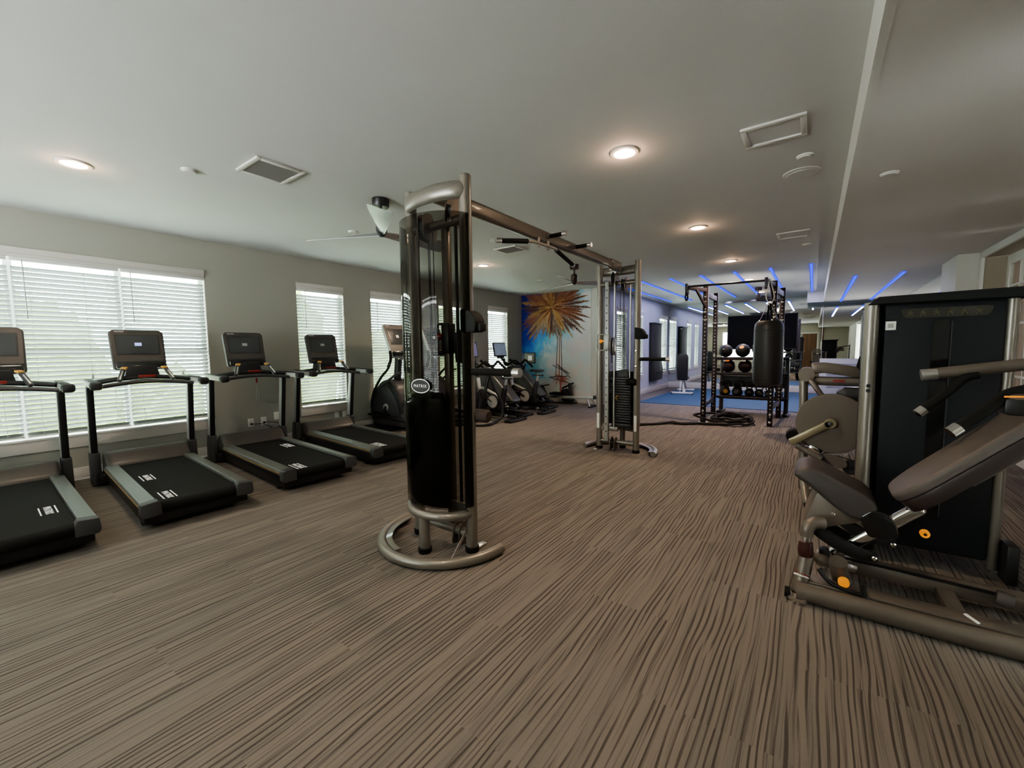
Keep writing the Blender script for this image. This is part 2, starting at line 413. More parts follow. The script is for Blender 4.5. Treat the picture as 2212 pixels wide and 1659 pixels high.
# ------------------------------------------------------------------ windows and blinds
def window(i, wall_x, a, c, z0, zt, nb, thick=.16):
    w = bpy.data.objects.new('window_%d' % i, None); COL.objects.link(w); struct(w)
    xo = wall_x-thick+.02; f = MB(); t = .04
    edges = [a+(c-a)*k/nb for k in range(nb+1)]
    f.span((xo, a, z0), (xo+.05, a+t, zt)); f.span((xo, c-t, z0), (xo+.05, c, zt)); f.span((xo, a+t, zt-t), (xo+.05, c-t, zt)); f.span((xo, a+t, z0), (xo+.05, c-t, z0+t))
    for e in edges[1:-1]: f.span((xo, e-.03, z0+t), (xo+.05, e+.03, zt-t))
    zm = (z0+zt)/2-.05
    for k in range(nb): f.span((xo+.01, edges[k]+t, zm-.02), (xo+.045, edges[k+1]-t, zm+.02))
    f.obj('window_frame', WHITE, w)
    MB().span((xo+.015, a+t*.8, z0+t*.8), (xo+.022, c-t*.8, zt-t*.8)).obj('glass', GLASS, w)
    MB().span((wall_x-.10, a, z0-.001), (wall_x+.03, c, z0+.018), .004).obj('window_sill', WHITE, w)
    MB().span((wall_x, a-.02, z0-.12), (wall_x+.018, c+.02, z0-.002), .004).obj('sill_apron', TRIMM, w)
    return edges
SLN = {}
def blind(y0, y1, wall_x, z0, zt, label, group, wand=.16, valance=None):
    t = thing('window_blind', label, 'blind', (wall_x-.03, (y0+y1)/2, z0), 0, group)
    W = (y1-y0)-.02; H = zt-z0; key = (round(W,3), round(H,3))
    tilt = R(42); hw = .027
    if key not in SLN:
        b = MB(); n = int((H-.11)/.0465)
        for k in range(n):
            z = .05+k*.0465
            cs, sn = math.cos(tilt)*hw, math.sin(tilt)*hw
            # inner (room) edge up, outer edge down, slight crown
            V = [(-cs, -W/2, z-sn), (-cs, W/2, z-sn), (0, -W/2, z+.003), (0, W/2, z+.003), (cs, -W/2, z+sn), (cs, W/2, z+sn)]
            V2 = [(x, y, zz-.0022) for x, y, zz in V]
            b.raw(V+V2, [(0,1,3,2), (2,3,5,4), (6,8,9,7), (8,10,11,9), (0,6,7,1), (4,5,11,10), (0,2,8,6), (2,4,10,8), (1,7,9,3), (3,9,11,5)])
        SLN[key] = b
        SLN[key] = (b.obj('slats', SLAT, t),)
    else:
        o = SLN[key][0].copy(); COL.objects.link(o); o.parent = t
    MB().span((-.03, -W/2, H-.06), (.028, W/2, H-.008), .003).obj('head_rail', WHITE, t)
    MB().box((0, 0, .026), (.05, W, .018), .005).obj('bottom_rail', WHITE, t)
    c = MB()
    for yy in (-W*.36, W*.36): c.cyl((.026, yy, .03), (.026, yy, H-.05), .0018, seg=6)
    c.obj('ladder_cord', WHITE, t)
    MB().cyl((.036, -W/2+wand*W, H-.05), (.038, -W/2+wand*W, H-.62), .005, seg=8).obj('tilt_wand', GREYL, t)
    MB().cyl((.034, W*.14, H-.05), (.034, W*.14, .62), .0016, seg=6).lathe([(.003,.045), (.006,.04), (.014,0), (.0,0)], (.034, W*.14, .575), 10).obj('pull_cord', GREYL, t)
    return t
e = window(1, XL, *WL[0], 3)
for k, lab in enumerate(['white slatted blind cut by the left picture edge on the wide window', 'white slatted blind behind the second console from the left, middle of the wide window', 'white slatted blind on the right third of the wide window, between two treadmill consoles']):
    blind(e[k], e[k+1], XL, .49, 2.30, lab, 'blinds on the wide window', .10)
labs = ['white slatted blind on the narrow window behind the farthest treadmill', 'white slatted blind on the window behind the first elliptical', 'white slatted blind on the window seen through the near cable column', 'white slatted blind on the last left window, just before the palm mural']
for i, (a, c, z0, zt) in enumerate(WL[1:]):
    window(i+2, XL, a, c, z0, zt, 1); blind(a, c, XL, z0+.02, 2.30, labs[i], None, .16)
labs = ['white blind seen through the far cable column, nearest on the blue side wall', 'white blind on the blue side wall behind the right tube of the far cable column', 'white blind beside the black wall pad, next to the mirror']
for i, (a, c, z0, zt) in enumerate(WC):
    window(i+6, XC, a, c, z0, zt, 1); blind(a, c, XC, z0+.02, 2.30, labs[i], None, .16)
# made-up wide window in the back wall, for fill light (seen only in reflections)
wb = bpy.data.objects.new('window_9', None); COL.objects.link(wb); struct(wb); wb.location = (-5.25, YB, 0); wb.rotation_euler = (0, 0, R(90))
f = MB()
for y in (0.02, 1.27, 2.53, 3.78): f.span((-.14+.27-.13, -y-.03, .49), (.05, -y+.03, 2.34))
f.span((-.0, -3.8, .47), (.05, 0, .51)); f.span((0, -3.8, 2.31), (.05, 0, 2.36)); f.obj('window_frame', WHITE, wb)
for k in range(3):
    b = blind(0, 1.24, 0, .49, 2.30, 'white slatted blind on the wide added back wall window, seen only as a reflection', 'blinds on the added back wall window', .1)
    b.location = (-5.25+.64+k*1.265, YB+.03, .49); b.rotation_euler = (0, 0, R(90))
# wooden valances over each window
def valance(i, y0, y1, x, z=2.275, h=.09):
    b = MB(); b.span((x-.035, y0, z+.03), (x+.022, y1, z+h), .006); b.span((x-.03, y0+.002, z), (x+.012, y1-.002, z+.033), .005)
    o = b.obj('trim_%d' % (i+6), TRIMM); return struct(o)
for i, w in enumerate(WL): valance(i, w[0], w[1], XL)
for i, w in enumerate(WC): valance(i+5, w[0], w[1], XC)

# outside: lawn, hedge bushes and pale fence
GRASS = mat('outdoor_paving', (.50,.50,.46), .9, var=.2, scale=6)
LEAF = mat('hedge_leaves', (.20,.24,.06), .8, var=.9, scale=14)
struct(MB().span((-30, -14, -.35), (XL-.2, 30, -.3)).obj('floor.001', GRASS))
for i, (x, y, r, h) in enumerate([(-8.6, -.9, .9, 1.0), (-10.4, 1.0, .9, 1.4), (-8.2, 2.1, .7, .8), (-9.2, 4.4, 1.0, 1.6), (-9.0, 6.6, .9, 1.2), (-9.2, 9.0, 1.0, 1.6)]):
    bm = bmesh.new(); bmesh.ops.create_icosphere(bm, subdivisions=4, radius=1)
    for v in bm.verts:
        k = 1+.16*math.sin(v.co.x*9+i)*math.sin(v.co.y*8)*math.cos(v.co.z*10)+random.uniform(-.09,.09); v.co *= k
    bmesh.ops.scale(bm, vec=(r, r, h), verts=bm.verts)
    mb = MB(); mb.bmadd(bm); o = mb.obj('garden_bush', LEAF, None, (x, y, h*.75-.3), flat=True)
    tag(o, 'sunlit green bush outside, glimpsed through the window blinds', 'bush', 'bushes outside the windows')

# ------------------------------------------------------------------ blue rubber floor
o = MB().span((-3.45, 10.05, 0), (XR-.02, 14.29, .010)).obj('rubber_flooring', BLUEMAT)
tag(o, 'flat blue rubber flooring in the far room in front of the mirror', 'flooring')

# ------------------------------------------------------------------ mural
def mat_sky_mural():
    m = bpy.data.materials.new('mural_sky'); nt, N, L = nodes(m); b = N['Principled BSDF']; b.inputs['Roughness'].default_value = .6
    tc = N.new('ShaderNodeTexCoord'); sp = N.new('ShaderNodeSeparateXYZ'); L.new(tc.outputs['Object'], sp.inputs[0])
    def M(op, a, b_=None):
        n = N.new('ShaderNodeMath'); n.operation = op
        for i, v in enumerate((a, b_)):
            if v is None: continue
            if isinstance(v, (int, float)): n.inputs[i].default_value = v
            else: L.new(v, n.inputs[i])
        return n.outputs[0]
    nz = N.new('ShaderNodeTexNoise'); nz.inputs['Scale'].default_value = 2.6; nz.inputs['Detail'].default_value = 5; nz.inputs['Roughness'].default_value = .45
    L.new(tc.outputs['Object'], nz.inputs['Vector'])
    # diagonal coordinate: deep blue upper left, pale right and lower
    g = M('ADD', M('MULTIPLY', sp.outputs[0], .36), M('MULTIPLY', M('SUBTRACT', 2.7, sp.outputs[2]), .20))
    g = M('ADD', g, M('MULTIPLY', M('SUBTRACT', nz.outputs['Fac'], .5), .55))
    cr = N.new('ShaderNodeValToRGB'); E = cr.color_ramp.elements
    E[0].position = 0.0; E[0].color = (.008,.012,.22,1)
    E[1].position = .95; E[1].color = (.72,.66,.64,1)
    for p, c in ((.24,(.012,.03,.42,1)), (.36,(.035,.19,.62,1)), (.50,(.12,.40,.62,1)), (.62,(.36,.56,.66,1)), (.72,(.62,.62,.65,1))):
        x = E.new(p); x.color = c
    L.new(g, cr.inputs[0])
    n2 = N.new('ShaderNodeTexNoise'); n2.inputs['Scale'].default_value = 1.9; n2.inputs['Detail'].default_value = 6
    mp = N.new('ShaderNodeMapping'); mp.inputs['Location'].default_value = (3.1, 0, 1.7); L.new(tc.outputs['Object'], mp.inputs[0]); L.new(mp.outputs[0], n2.inputs['Vector'])
    cl = M('ADD', n2.outputs['Fac'], M('MULTIPLY', M('SUBTRACT', 1.35, sp.outputs[2]), .16))
    mr = N.new('ShaderNodeMapRange'); mr.interpolation_type = 'SMOOTHSTEP'; mr.inputs['From Min'].default_value = .52; mr.inputs['From Max'].default_value = .68; L.new(cl, mr.inputs['Value'])
    mx = N.new('ShaderNodeMix'); mx.data_type = 'RGBA'; L.new(mr.outputs['Result'], mx.inputs['Factor']); L.new(cr.outputs[0], mx.inputs['A']); mx.inputs['B'].default_value = (.64,.69,.68,1)
    L.new(mx.outputs['Result'], b.inputs['Base Color'])
    return m
mur = thing('wall_mural', 'tall palm tree mural with blue sky and clouds on the end wall', 'mural', (XL+.005, YM, 0))
MW = 1.98
MB().span((.0, -.008, .13), (MW, -.001, ZC-.002)).obj('sky_print', mat_sky_mural(), mur, flat=True)
PALMS = [mat('palm_rust', (.42,.17,.09), .8, var=.25, scale=14), mat('palm_brown', (.24,.12,.09), .8, var=.25, scale=14), mat('palm_gold', (.62,.38,.16), .8, var=.2, scale=14), mat('palm_plum', (.28,.17,.16), .8, var=.25, scale=14), mat('palm_tan', (.46,.36,.27), .8, var=.2, scale=14)]
def frond(b, cx, cz, ang, L_, w, y, droop=.15, n=58):
    ca, sa = math.cos(ang), math.sin(ang)
    for k in range(n):
        t = (k+.5)/n; r = L_*(.01+.99*t)
        px = cx+ca*r; pz = cz+sa*r-droop*t*t*L_
        for sgn in (-1, 1):
            l = w*math.sin(PI*min(1, t*.86+.12))*random.uniform(.7,1.15); a2 = ang+sgn*R(random.uniform(8,34))-.5*droop*t*math.cos(ang)*2
            tx, tz = px+math.cos(a2)*l, pz+math.sin(a2)*l-.10*l
            hw_ = .0085*random.uniform(.5,1.2); nx, nz_ = -math.sin(a2)*hw_, math.cos(a2)*hw_
            P = [(px-nx, pz-nz_), (px+nx, pz+nz_), (tx, tz)]
            P = [(min(max(a, .004), MW-.004), min(max(c, .14), ZC-.006)) for a, c in P]
            b.raw([(P[0][0], y, P[0][1]), (P[1][0], y, P[1][1]), (P[2][0], y, P[2][1])], [(0,1,2)])
pb = [MB() for _ in PALMS]
cx, cz = .92, 2.36
nf = 84
for i in range(nf):
    a = 2*PI*i/nf+random.uniform(-.06,.06); up = math.sin(a)
    L_ = random.uniform(.60,.95)*(1.15 if abs(math.cos(a)) > .6 else .85)
    if up > .3: k = random.choice([1,0,3,0,1])
    elif up < -.45: k = random.choice([4,3,2,4,1])
    else: k = random.choice([0,1,3,0,2])
    frond(pb[k], cx, cz, a, L_, .17, -.0088-.0002*(i % 9), .10)
for i in range(30):
    a = random.uniform(0, 2*PI); frond(pb[2 if i % 2 else 0], cx, cz, a, random.uniform(.3,.55), .09, -.0112-.0001*(i % 5), .05, 30)
# pink trunk rays and the small red palm at the foot
for x0, x1, k in ((1.10, 1.02, 3), (1.14, 1.12, 0), (1.17, 1.20, 3)):
    pb[k].raw([(x0-.012, -.0095, 1.85), (x0+.012, -.0095, 1.85), (x1+.014, -.0095, .62), (x1-.014, -.0095, .62)], [(0,1,2,3)])
PINK = mat('mural_coral', (.50,.15,.11), .8, var=.5, scale=20)
pk = MB()
for i in range(22):
    a = random.uniform(R(-200), R(20)); frond(pk, 1.17, .66, a, random.uniform(.14,.32), .05, -.0105-.0001*(i % 6), .35, 10)
pk.raw([(1.14, -.0098, .66), (1.17, -.0098, .66), (1.18, -.0098, .14), (1.13, -.0098, .14)], [(0,1,2,3)])
for b, m in zip(pb, PALMS): b.obj('palm_fronds', m, mur, flat=True).visible_shadow = False
pk.obj('small_palm', PINK, mur, flat=True).visible_shadow = False

# ------------------------------------------------------------------ ceiling fittings
def downlight(i, x, y, lab, z=ZC):
    t = thing('downlight', lab, 'ceiling light', (x, y, z), 0, 'round warm downlights in the ceiling')
    MB().lathe([(.072,-.004), (.078,-.012), (.098,-.010), (.103,-.003), (.103,0), (.07,0), (.072,-.004)], seg=36).obj('trim_ring', TRIMM, t)
    MB().lathe([(.0,-.008), (.055,-.010), (.073,-.006), (.073,-.001), (0,-.001)], seg=32).obj('lens', LAMP, t)
    return t
DL = [(-4.5,.73,'warm round downlight at the left, above the first treadmills'), (-1.17,3.05,'warm round downlight, largest one, above and right of the near cable column'), (-1.17,5.42,'warm round downlight, second along the row on the right of the cable beam'), (-1.17,7.81,'warm round downlight in front of the blue strips, third along the right row'), (-4.55,5.53,'small warm downlight over the cardio machines, left of the beam'), (-1.17,10.17,'warm downlight between the blue strips above the pull-up rack'), (-1.17,12.7,'farthest warm downlight near the mirror, above the punching bag'),(-1.17,.68,'warm downlight in the right row nearest the camera, above the picture edge')]
for i, (x, y, l) in enumerate(DL): downlight(i, x, y, l)
def vent(x, y, w, d, lab, slats=True, z=ZC, n=11, dark=False):
    t = thing('ceiling_vent', lab, 'vent', (x, y, z)); f = .035
    b = MB(); b.box((0, d/2-f/2, -.008), (w, f, .016), .004); b.box((0, -d/2+f/2, -.008), (w, f, .016), .004); b.box((w/2-f/2, 0, -.008), (f, d-f*2, .016), .004); b.box((-w/2+f/2, 0, -.008), (f, d-f*2, .016), .004)
    b.obj('frame', WALLW, t)
    MB().box((0, 0, -.002), (w-.05, d-.05, .003)).obj('backing', (BLACKP if dark else GREYL) if slats else CEILM, t)
    if slats:
        s = MB()
        for k in range(n): s.box((-w/2+f+(w-2*f)*(k+.5)/n, 0, -.010), (.016, d-2*f, .002), rot=(0, R(-38), 0))
        s.obj('louvres', GREYL, t)
vent(-3.48, 1.66, .36, .36, 'square slatted ceiling vent above the treadmills, left of the near column', dark=True)
vent(-.27, 3.36, .36, .32, 'framed blank ceiling panel nearest the soffit edge', False)
vent(-.27, 6.50, .35, .36, 'framed blank ceiling panel farther along beside the soffit', False)
vent(-3.53, 4.91, .38, .34, 'square ceiling vent beyond the near column, under the cable beam grips', True)
vent(-.30, 11.83, .34, .34, 'slatted vent between the blue strips in the far ceiling', True)
def disc(name, x, y, r, h, lab, cat, m=WALLW, z=ZC, m2=None):
    t = thing(name, lab, cat, (x, y, z))
    MB().lathe([(0,-h), (r*.72,-h), (r*.80,-h*.75), (r*.97,-h*.5), (r,-h*.15), (r,0), (0,0)], seg=32).obj('body', m, t)
    if m2: MB().lathe([(0,-h-.002), (r*.74,-h-.002), (r*.74,-h+.001), (0,-h+.001)], seg=28).obj('grille', m2, t)
disc('ceiling_speaker', -.14, 4.28, .13, .014, 'round white ceiling speaker beside the soffit edge', 'speaker', m2=CEILM)
disc('ceiling_speaker', -3.37, 4.42, .115, .014, 'round ceiling speaker beside the left pull-up grip of the cable beam', 'speaker', m2=CEILM)
disc('smoke_detector', -.11, 3.92, .055, .02, 'small round detector between the blank panel and the speaker', 'detector')
disc('smoke_detector', -.14, 7.24, .055, .02, 'small round detector past the second blank ceiling panel', 'detector')
disc('smoke_detector', -3.97, 1.28, .055, .02, 'small white disc on the ceiling left of the slatted vent', 'detector')
disc('smoke_detector', -4.47, 3.03, .055, .02, 'small white disc on the ceiling behind the near fan blade', 'detector')
disc('smoke_detector', .36, 3.79, .05, .015, 'small round disc on the low ceiling right of the soffit', 'detector', m=CEILL, z=ZL)
disc('smoke_detector', -4.62, 7.41, .05, .015, 'small disc on the ceiling above the farthest cardio machines', 'detector')

# blue LED strips
STR = MB()
def strip(x, y0, y1, z, lab):
    t = thing('led_strip', lab, 'light strip', (x, y0, z), 0, 'blue light strips on the far ceiling')
    L_ = y1-y0
    MB().span((-.022, 0, -.016), (.022, L_, 0)).obj('channel', LEDB, t)
    MB().span((-.006, .004, -.0175), (.006, L_-.004, -.0155)).obj('glow_line', LEDE, t)
names = ['leftmost blue light strip, beside the blue side wall', 'second blue ceiling strip from the left wall', 'third blue ceiling strip from the left wall', 'fourth blue ceiling strip, running to the pull-up bar end', 'fifth blue ceiling strip, left of the punching bag', 'blue ceiling strip passing the top of the rack', 'blue strip ending at the dropped box by the soffit']
xs = [-3.62, -3.03, -2.45, -1.87, -1.28, -.70, -.10]
for x, l in zip(xs, names): strip(x, 8.96, 13.45, ZC, l)
strip(.50, 8.85, 13.6, ZL, 'blue strip on the low ceiling right of the soffit')
strip(1.08, 8.85, 13.6, ZL, 'blue strip on the low ceiling nearest the pillar')
STR = None

# ceiling fans
def fan(x, y, hz, lab, a0, m1, m2):
    t = thing('ceiling_fan', lab, 'ceiling fan', (x, y, ZC), 0, None)
    MB().lathe([(0,-.075), (.07,-.075), (.075,-.068), (.078,-.01), (.078,0), (0,0)], seg=32).obj('canopy', m1, t)
    MB().cyl((0,0,-.07), (0,0,hz+.17-ZC), .012).obj('downrod', m1, t)
    h = hz-ZC
    MB().lathe([(0,h-.006), (.02,h-.004), (.042,h+.03), (.052,h+.05), (.052,h+.15), (.04,h+.165), (.02,h+.175), (0,h+.175)], seg=28).obj('motor_housing', m1, t)
    for k in range(3):
        a = R(a0)+k*2*PI/3; ca, sa = math.cos(a), math.sin(a); V = []; n = 14
        for i in range(n+1):
            q = i/n; r = .015+.73*q; tw = -R(17)-R(30)*(1-q)**3; w0 = .022+.080*min(1, q*1.15)
            for sg in (-1, 1):
                u = sg*w0*math.cos(tw); zz = sg*w0*math.sin(tw)
                V.append((ca*r-sa*u, sa*r+ca*u, h+.02+zz))
        V2 = [(a_, b_, c_+.006) for a_, b_, c_ in V]; m = len(V); F = []
        for i in range(n):
            F += [(2*i, 2*i+1, 2*i+3, 2*i+2), (m+2*i, m+2*i+2, m+2*i+3, m+2*i+1), (2*i, 2*i+2, m+2*i+2, m+2*i), (2*i+1, m+2*i+1, m+2*i+3, 2*i+3)]
        F += [(0, m, m+1, 1), (2*n, 2*n+1, m+2*n+1, m+2*n)]
        MB().raw(V+V2, F).obj('blade', m2, t)
    return t
fan(-3.34, 2.57, 2.395, 'ceiling fan with twisted silver blades left of the near cable column', 202, BLACKM, BLADE)
fan(-3.34, 6.47, 2.41, 'ceiling fan hanging in front of the palm mural', 160, BRONZE, BLADE)
fan(-1.14, 11.7, 2.41, 'bronze ceiling fan over the far room behind the pull-up rack', 170, BRONZE, BRONZE)

# ------------------------------------------------------------------ treadmills (front of the machine towards the windows, -x)
def mat_rail():
    m = bpy.data.materials.new('ribbed_side_rail'); nt, N, L = nodes(m); b = N['Principled BSDF']
    b.inputs['Base Color'].default_value = (.17,.18,.168,1); b.inputs['Metallic'].default_value = .45; b.inputs['Roughness'].default_value = .33
    tc = N.new('ShaderNodeTexCoord'); mp = N.new('ShaderNodeMapping'); mp.inputs['Scale'].default_value = (1, 60, 1)
    nz = N.new('ShaderNodeTexNoise'); nz.inputs['Scale'].default_value = 2; L.new(tc.outputs['Object'], mp.inputs[0]); L.new(mp.outputs[0], nz.inputs['Vector'])
    bp = N.new('ShaderNodeBump'); bp.inputs['Strength'].default_value = .35; bp.inputs['Distance'].default_value = .004; L.new(nz.outputs['Fac'], bp.inputs['Height']); L.new(bp.outputs[0], b.inputs['Normal'])
    return m
RAILM = mat_rail()
def rounded(pts, rad, k=5):
    # round every corner of a closed 2-D polygon
    out = []; n = len(pts)
    for i in range(n):
        p = Vector((*pts[i], 0)); a = Vector((*pts[i-1], 0)); c = Vector((*pts[(i+1) % n], 0))
        u = (a-p); v = (c-p); r = min(rad if not isinstance(rad, list) else rad[i], u.length*.45, v.length*.45)
        s = p+u.normalized()*r; e_ = p+v.normalized()*r
        for j in range(k+1):
            t = j/k; q = s*(1-t)**2+p*2*t*(1-t)+e_*t*t; out.append((q.x, q.y))
    return out
def console(parent, cx, z0, z1, hw0, hw1, tilt, y0=0, screen=SCREEN, th=.05, shell=CHAR, face=WARMG, scr_on=False, logo=True):
    """tilted display, faces +x; origin at the lower edge"""
    H = (z1-z0)/math.cos(tilt)
    M = Matrix.Translation((cx, y0, z0)) @ Matrix.Rotation(-tilt, 4, 'Y')
    def pr(poly, t0, t1, bev=0): return MB().prism(poly, t0, t1, 'X', bev, M=M)
    out = rounded([(-hw0, 0), (hw0, 0), (hw1, H*.93), (hw1*.85, H), (-hw1*.85, H), (-hw1, H*.93)], [.03,.03,.02,.03,.03,.02])
    c = pr(out, -th, 0, .008).obj('console', shell, parent)
    inn = rounded([(-hw0*.94, H*.20), (hw0*.94, H*.20), (hw1*.94, H*.92), (hw1*.82, H*.975), (-hw1*.82, H*.975), (-hw1*.94, H*.92)], .015)
    pr(inn, 0, .004).obj('face_plate', face, c)
    pr([(-hw0*.82, H*.36), (hw0*.82, H*.36), (hw1*.82, H*.87), (-hw1*.82, H*.87)], .003, .0055).obj('bezel', BLACKP, c)
    pr([(-hw0*.76, H*.385), (hw0*.76, H*.385), (hw1*.76, H*.85), (-hw1*.76, H*.85)], .005, .0075).obj('screen', screen, c)
    pr(rounded([(-hw0*.92, H*.02), (hw0*.92, H*.02), (hw0*.9, H*.17), (-hw0*.9, H*.17)], .02), -.01, .035, .01).obj('tray', BLACKG, c)
    pr([(-.028, H*.585), (.028, H*.585), (.028, H*.665), (-.028, H*.665)], .007, .0085).obj('screen_icon', SCRBLUE if scr_on else GREYL, c)
    MB().prism(rounded([(-.06, H*.925), (.06, H*.925), (.075, H*.965), (-.075, H*.965)], .01), .003, .008, 'X', M=M).obj('top_button_bar', CHAR, c)
    if logo:
        text_mesh('MATRIX', .017, 'lettering', WHITEL, c, M @ basis((0,1,0), (0,0,1), (.0050, -hw1*.62, H*.945)), .0004, 1.25)
    return c
def treadmill(label, loc, rz=0, decals=((.12,-.2),(.78,-.19)), on=True, lanyard=False):
    t = thing('treadmill', label, 'treadmill', loc, rz, None)
    base = MB(); base.span((-1.0, -.345, .045), (.90, .345, .168), .012); base.span((-1.04,-.40,.02), (-.86,.40,.12), .01)
    base.obj('base_frame', BLACKM, t)
    b = MB(); prof = [(-.74,.15), (1.03,.11)]
    poly = [(-.74,.205), (.90,.205)] + [(.905+.042*math.cos(a), .162+.043*math.sin(a)) for a in [R(85-20*k) for k in range(9)]] + [(.90,.119), (-.74,.12)]
    b.prism(poly, -.262, .262, 'Y').obj('running_belt', RUBBER, t)
    for sg in (-1, 1):
        p = rounded([(sg*.263,.165), (sg*.358,.16), (sg*.368,.185), (sg*.360,.218), (sg*.268,.228)], .006)
        MB().prism(p, -.74, .88, 'X').obj('side_rail', RAILM, t)
        MB().bar((-.735, sg*.366, .188), (.87, sg*.366, .188), .006, .009).obj('accent_stripe', BRASS, t)
        MB().prism(rounded([(sg*.245,.118), (sg*.360,.112), (sg*.374,.14), (sg*.366,.218), (sg*.262,.229), (sg*.247,.20)], .010), .88, .962, 'X', .006).obj('rear_end_cap', CHAR, t)
        MB().span((.66, sg*.31-.025, 0), (.74, sg*.31+.025, .06), .006).obj('foot', BLACKP, t)
        MB().prism(rounded([(-1.09,0), (-.91,0), (-.925,.20), (-.935,.335), (-1.045,.335), (-1.08,.2)], .02), sg*.365, sg*.440, 'Y', .008).obj('upright_boot', CHAR, t)
        u = MB(); u.bar((-1.0, sg*.402, .28), (-.885, sg*.402, 1.01), .095, .052, .012, up=(0,1,0)); u.obj('upright', BLACKM, t)
        MB().bar((-.990, sg*.402-.027, .34), (-.888, sg*.402-.027, .995), .075, .006, .002, up=(0,1,0)).obj('upright_side_strip', GREYL, t)  # pale strip on the -y face of each upright
        h = MB().bar((-.97, sg*.40, 1.045), (-.40, sg*.405, 1.035), .07, .058, .014, up=(0,0,1)).obj('handrail', GREYL, t)
        MB().bar((-.96, sg*.40, 1.075), (-.42, sg*.405, 1.066), .055, .012, .004).obj('rail_grip', BLACKP, h)
        MB().bar((-.43, sg*.405, 1.036), (-.33, sg*.407, 1.034), .085, .074, .022).obj('end_cap', BLACKP, h)
        g = MB().bar((-.63, sg*.215, 1.055), (-.72, sg*.165, 1.175), .032, .040, .012, up=(0,1,0)).obj('sensor_grip', CHAR, t)
        MB().bar((-.612, sg*.210, 1.075), (-.675, sg*.175, 1.155), .020, .010, .003, up=(0,1,0)).obj('contact_plate', SILVER, g)
        MB().bar((-.70, sg*.168, 1.178), (-.745, sg*.150, 1.188), .05, .02, .006, up=(0,0,1)).obj('speed_toggle', AMBER, g)
    cov = rounded([(-1.06,.10), (-1.05,.22), (-1.0,.325), (-.87,.34), (-.745,.225), (-.73,.13)], [.01,.04,.06,.05,.03,.01])
    MB().prism(cov, -.345, .345, 'Y', .03, 3).obj('motor_cover', WARMG, t)
    # arched cross tray and bar
    tr = MB(); n = 12
    tr.tube([(-.76-.06*math.cos(PI*(k/n-.5)), -.375+.75*k/n, 1.05+.035*math.cos(PI*(k/n-.5))) for k in range(n+1)], .055, 12, oval=(1.6,.45), up=(0,0,1)); tr.obj('crossbar_tray', BLACKP, t)
    MB().tube([(-.60-.04*math.cos(PI*(k/n-.5)), -.375+.75*k/n, 1.01+.035*math.cos(PI*(k/n-.5))) for k in range(n+1)], .019, 12).obj('front_bar', CHAR, t)
    MB().bar((-.735, -.055, 1.095), (-.735, .085, 1.096), .045, .028, .008).obj('stop_button', RED, t)
    MB().prism(rounded([(-.15, 1.05), (.15, 1.05), (.12, 1.20), (-.12, 1.20)], .02), -1.0, -.84, 'X', .01).obj('console_neck', BLACKP, t)
    console(t, -.89, 1.165, 1.58, .215, .222, R(15), scr_on=on)
    for (x, y) in decals:
        M = basis((1,0,0), (0,-1,0), (x, y, .2062)) if False else basis((1,0,0), (0,1,0), (x, y, .2062))
        d = text_mesh('MATRIX', .058, 'belt_lettering', WHITEL, t, M, .0004, 1.1)
        MB().box((x, y+.040, .2062), (.225, .007, .001)).box((x-.0, y-.040, .2062), (.225, .007, .001)).obj('belt_line', WHITEL, t)
    if lanyard:
        MB().box((-.66, .01, .985), (.012, .02, .06), .004).obj('safety_clip', RED, t)
        MB().tube([(-.65, .01, .95), (-.645, .005, .87), (-.64, -.012, .79), (-.64, .002, .75), (-.64, .022, .79), (-.64, .01, .87)], .0022, 6, smooth=5).obj('safety_cord', GREYL, t)
    return t
treadmill('treadmill cut by the left picture edge, nearest the camera', (-4.87, .265, 0), R(-2), ((.42,.17),))
treadmill('treadmill with two belt logos in front of the wide window', (-4.87, 1.245, 0), R(-3.6), ((.02,-.17),(.74,-.17)))
treadmill('treadmill with the red safety clip hanging on its cord, by the wall outlets', (-4.87, 2.265, 0), R(-4), ((-.25,.16),(.80,-.17)), False, True)
treadmill('farthest treadmill, partly behind the near cable column', (-4.91, 3.30, 0), R(-5), ((.72,-.16),), False)

# wall outlets behind the third treadmill
def outlet(y, z, lab, cable=None):
    t = thing('wall_outlet', lab, 'outlet', (XL, y, z))
    MB().box((.004, 0, 0), (.008, .075, .115), .003).obj('cover_plate', STICK, t)
    for dz in (-.024, .024): MB().lathe([(0,.011), (.014,.011), (.017,.009), (.017,.006), (0,.006)], (0, 0, dz), 16, 'X').obj('socket', WHITE, t)
    if cable:
        MB().box((.022, 0, -.02), (.03, .028, .028), .006).obj('plug', BLACKP, t)
        MB().tube([(.035, 0, -.02), (.07, .02, -.015), (.09, .09, -.02), (.12, .18, -.06), (.13, .24, -.12)], .004, 8, smooth=5).obj('power_cable', CABLEM, t)
outlet(2.535, .36, 'left wall outlet of three with a black plug, behind the third treadmill', 1)
outlet(2.70, .36, 'middle wall outlet of three with a black plug', 1)
outlet(2.88, .41, 'right wall outlet of three, without a plug')
outlet(3.82, .29, 'wall outlet low under the window behind the farthest treadmill, left one')
outlet(3.96, .29, 'wall outlet low under the window behind the farthest treadmill, right one')

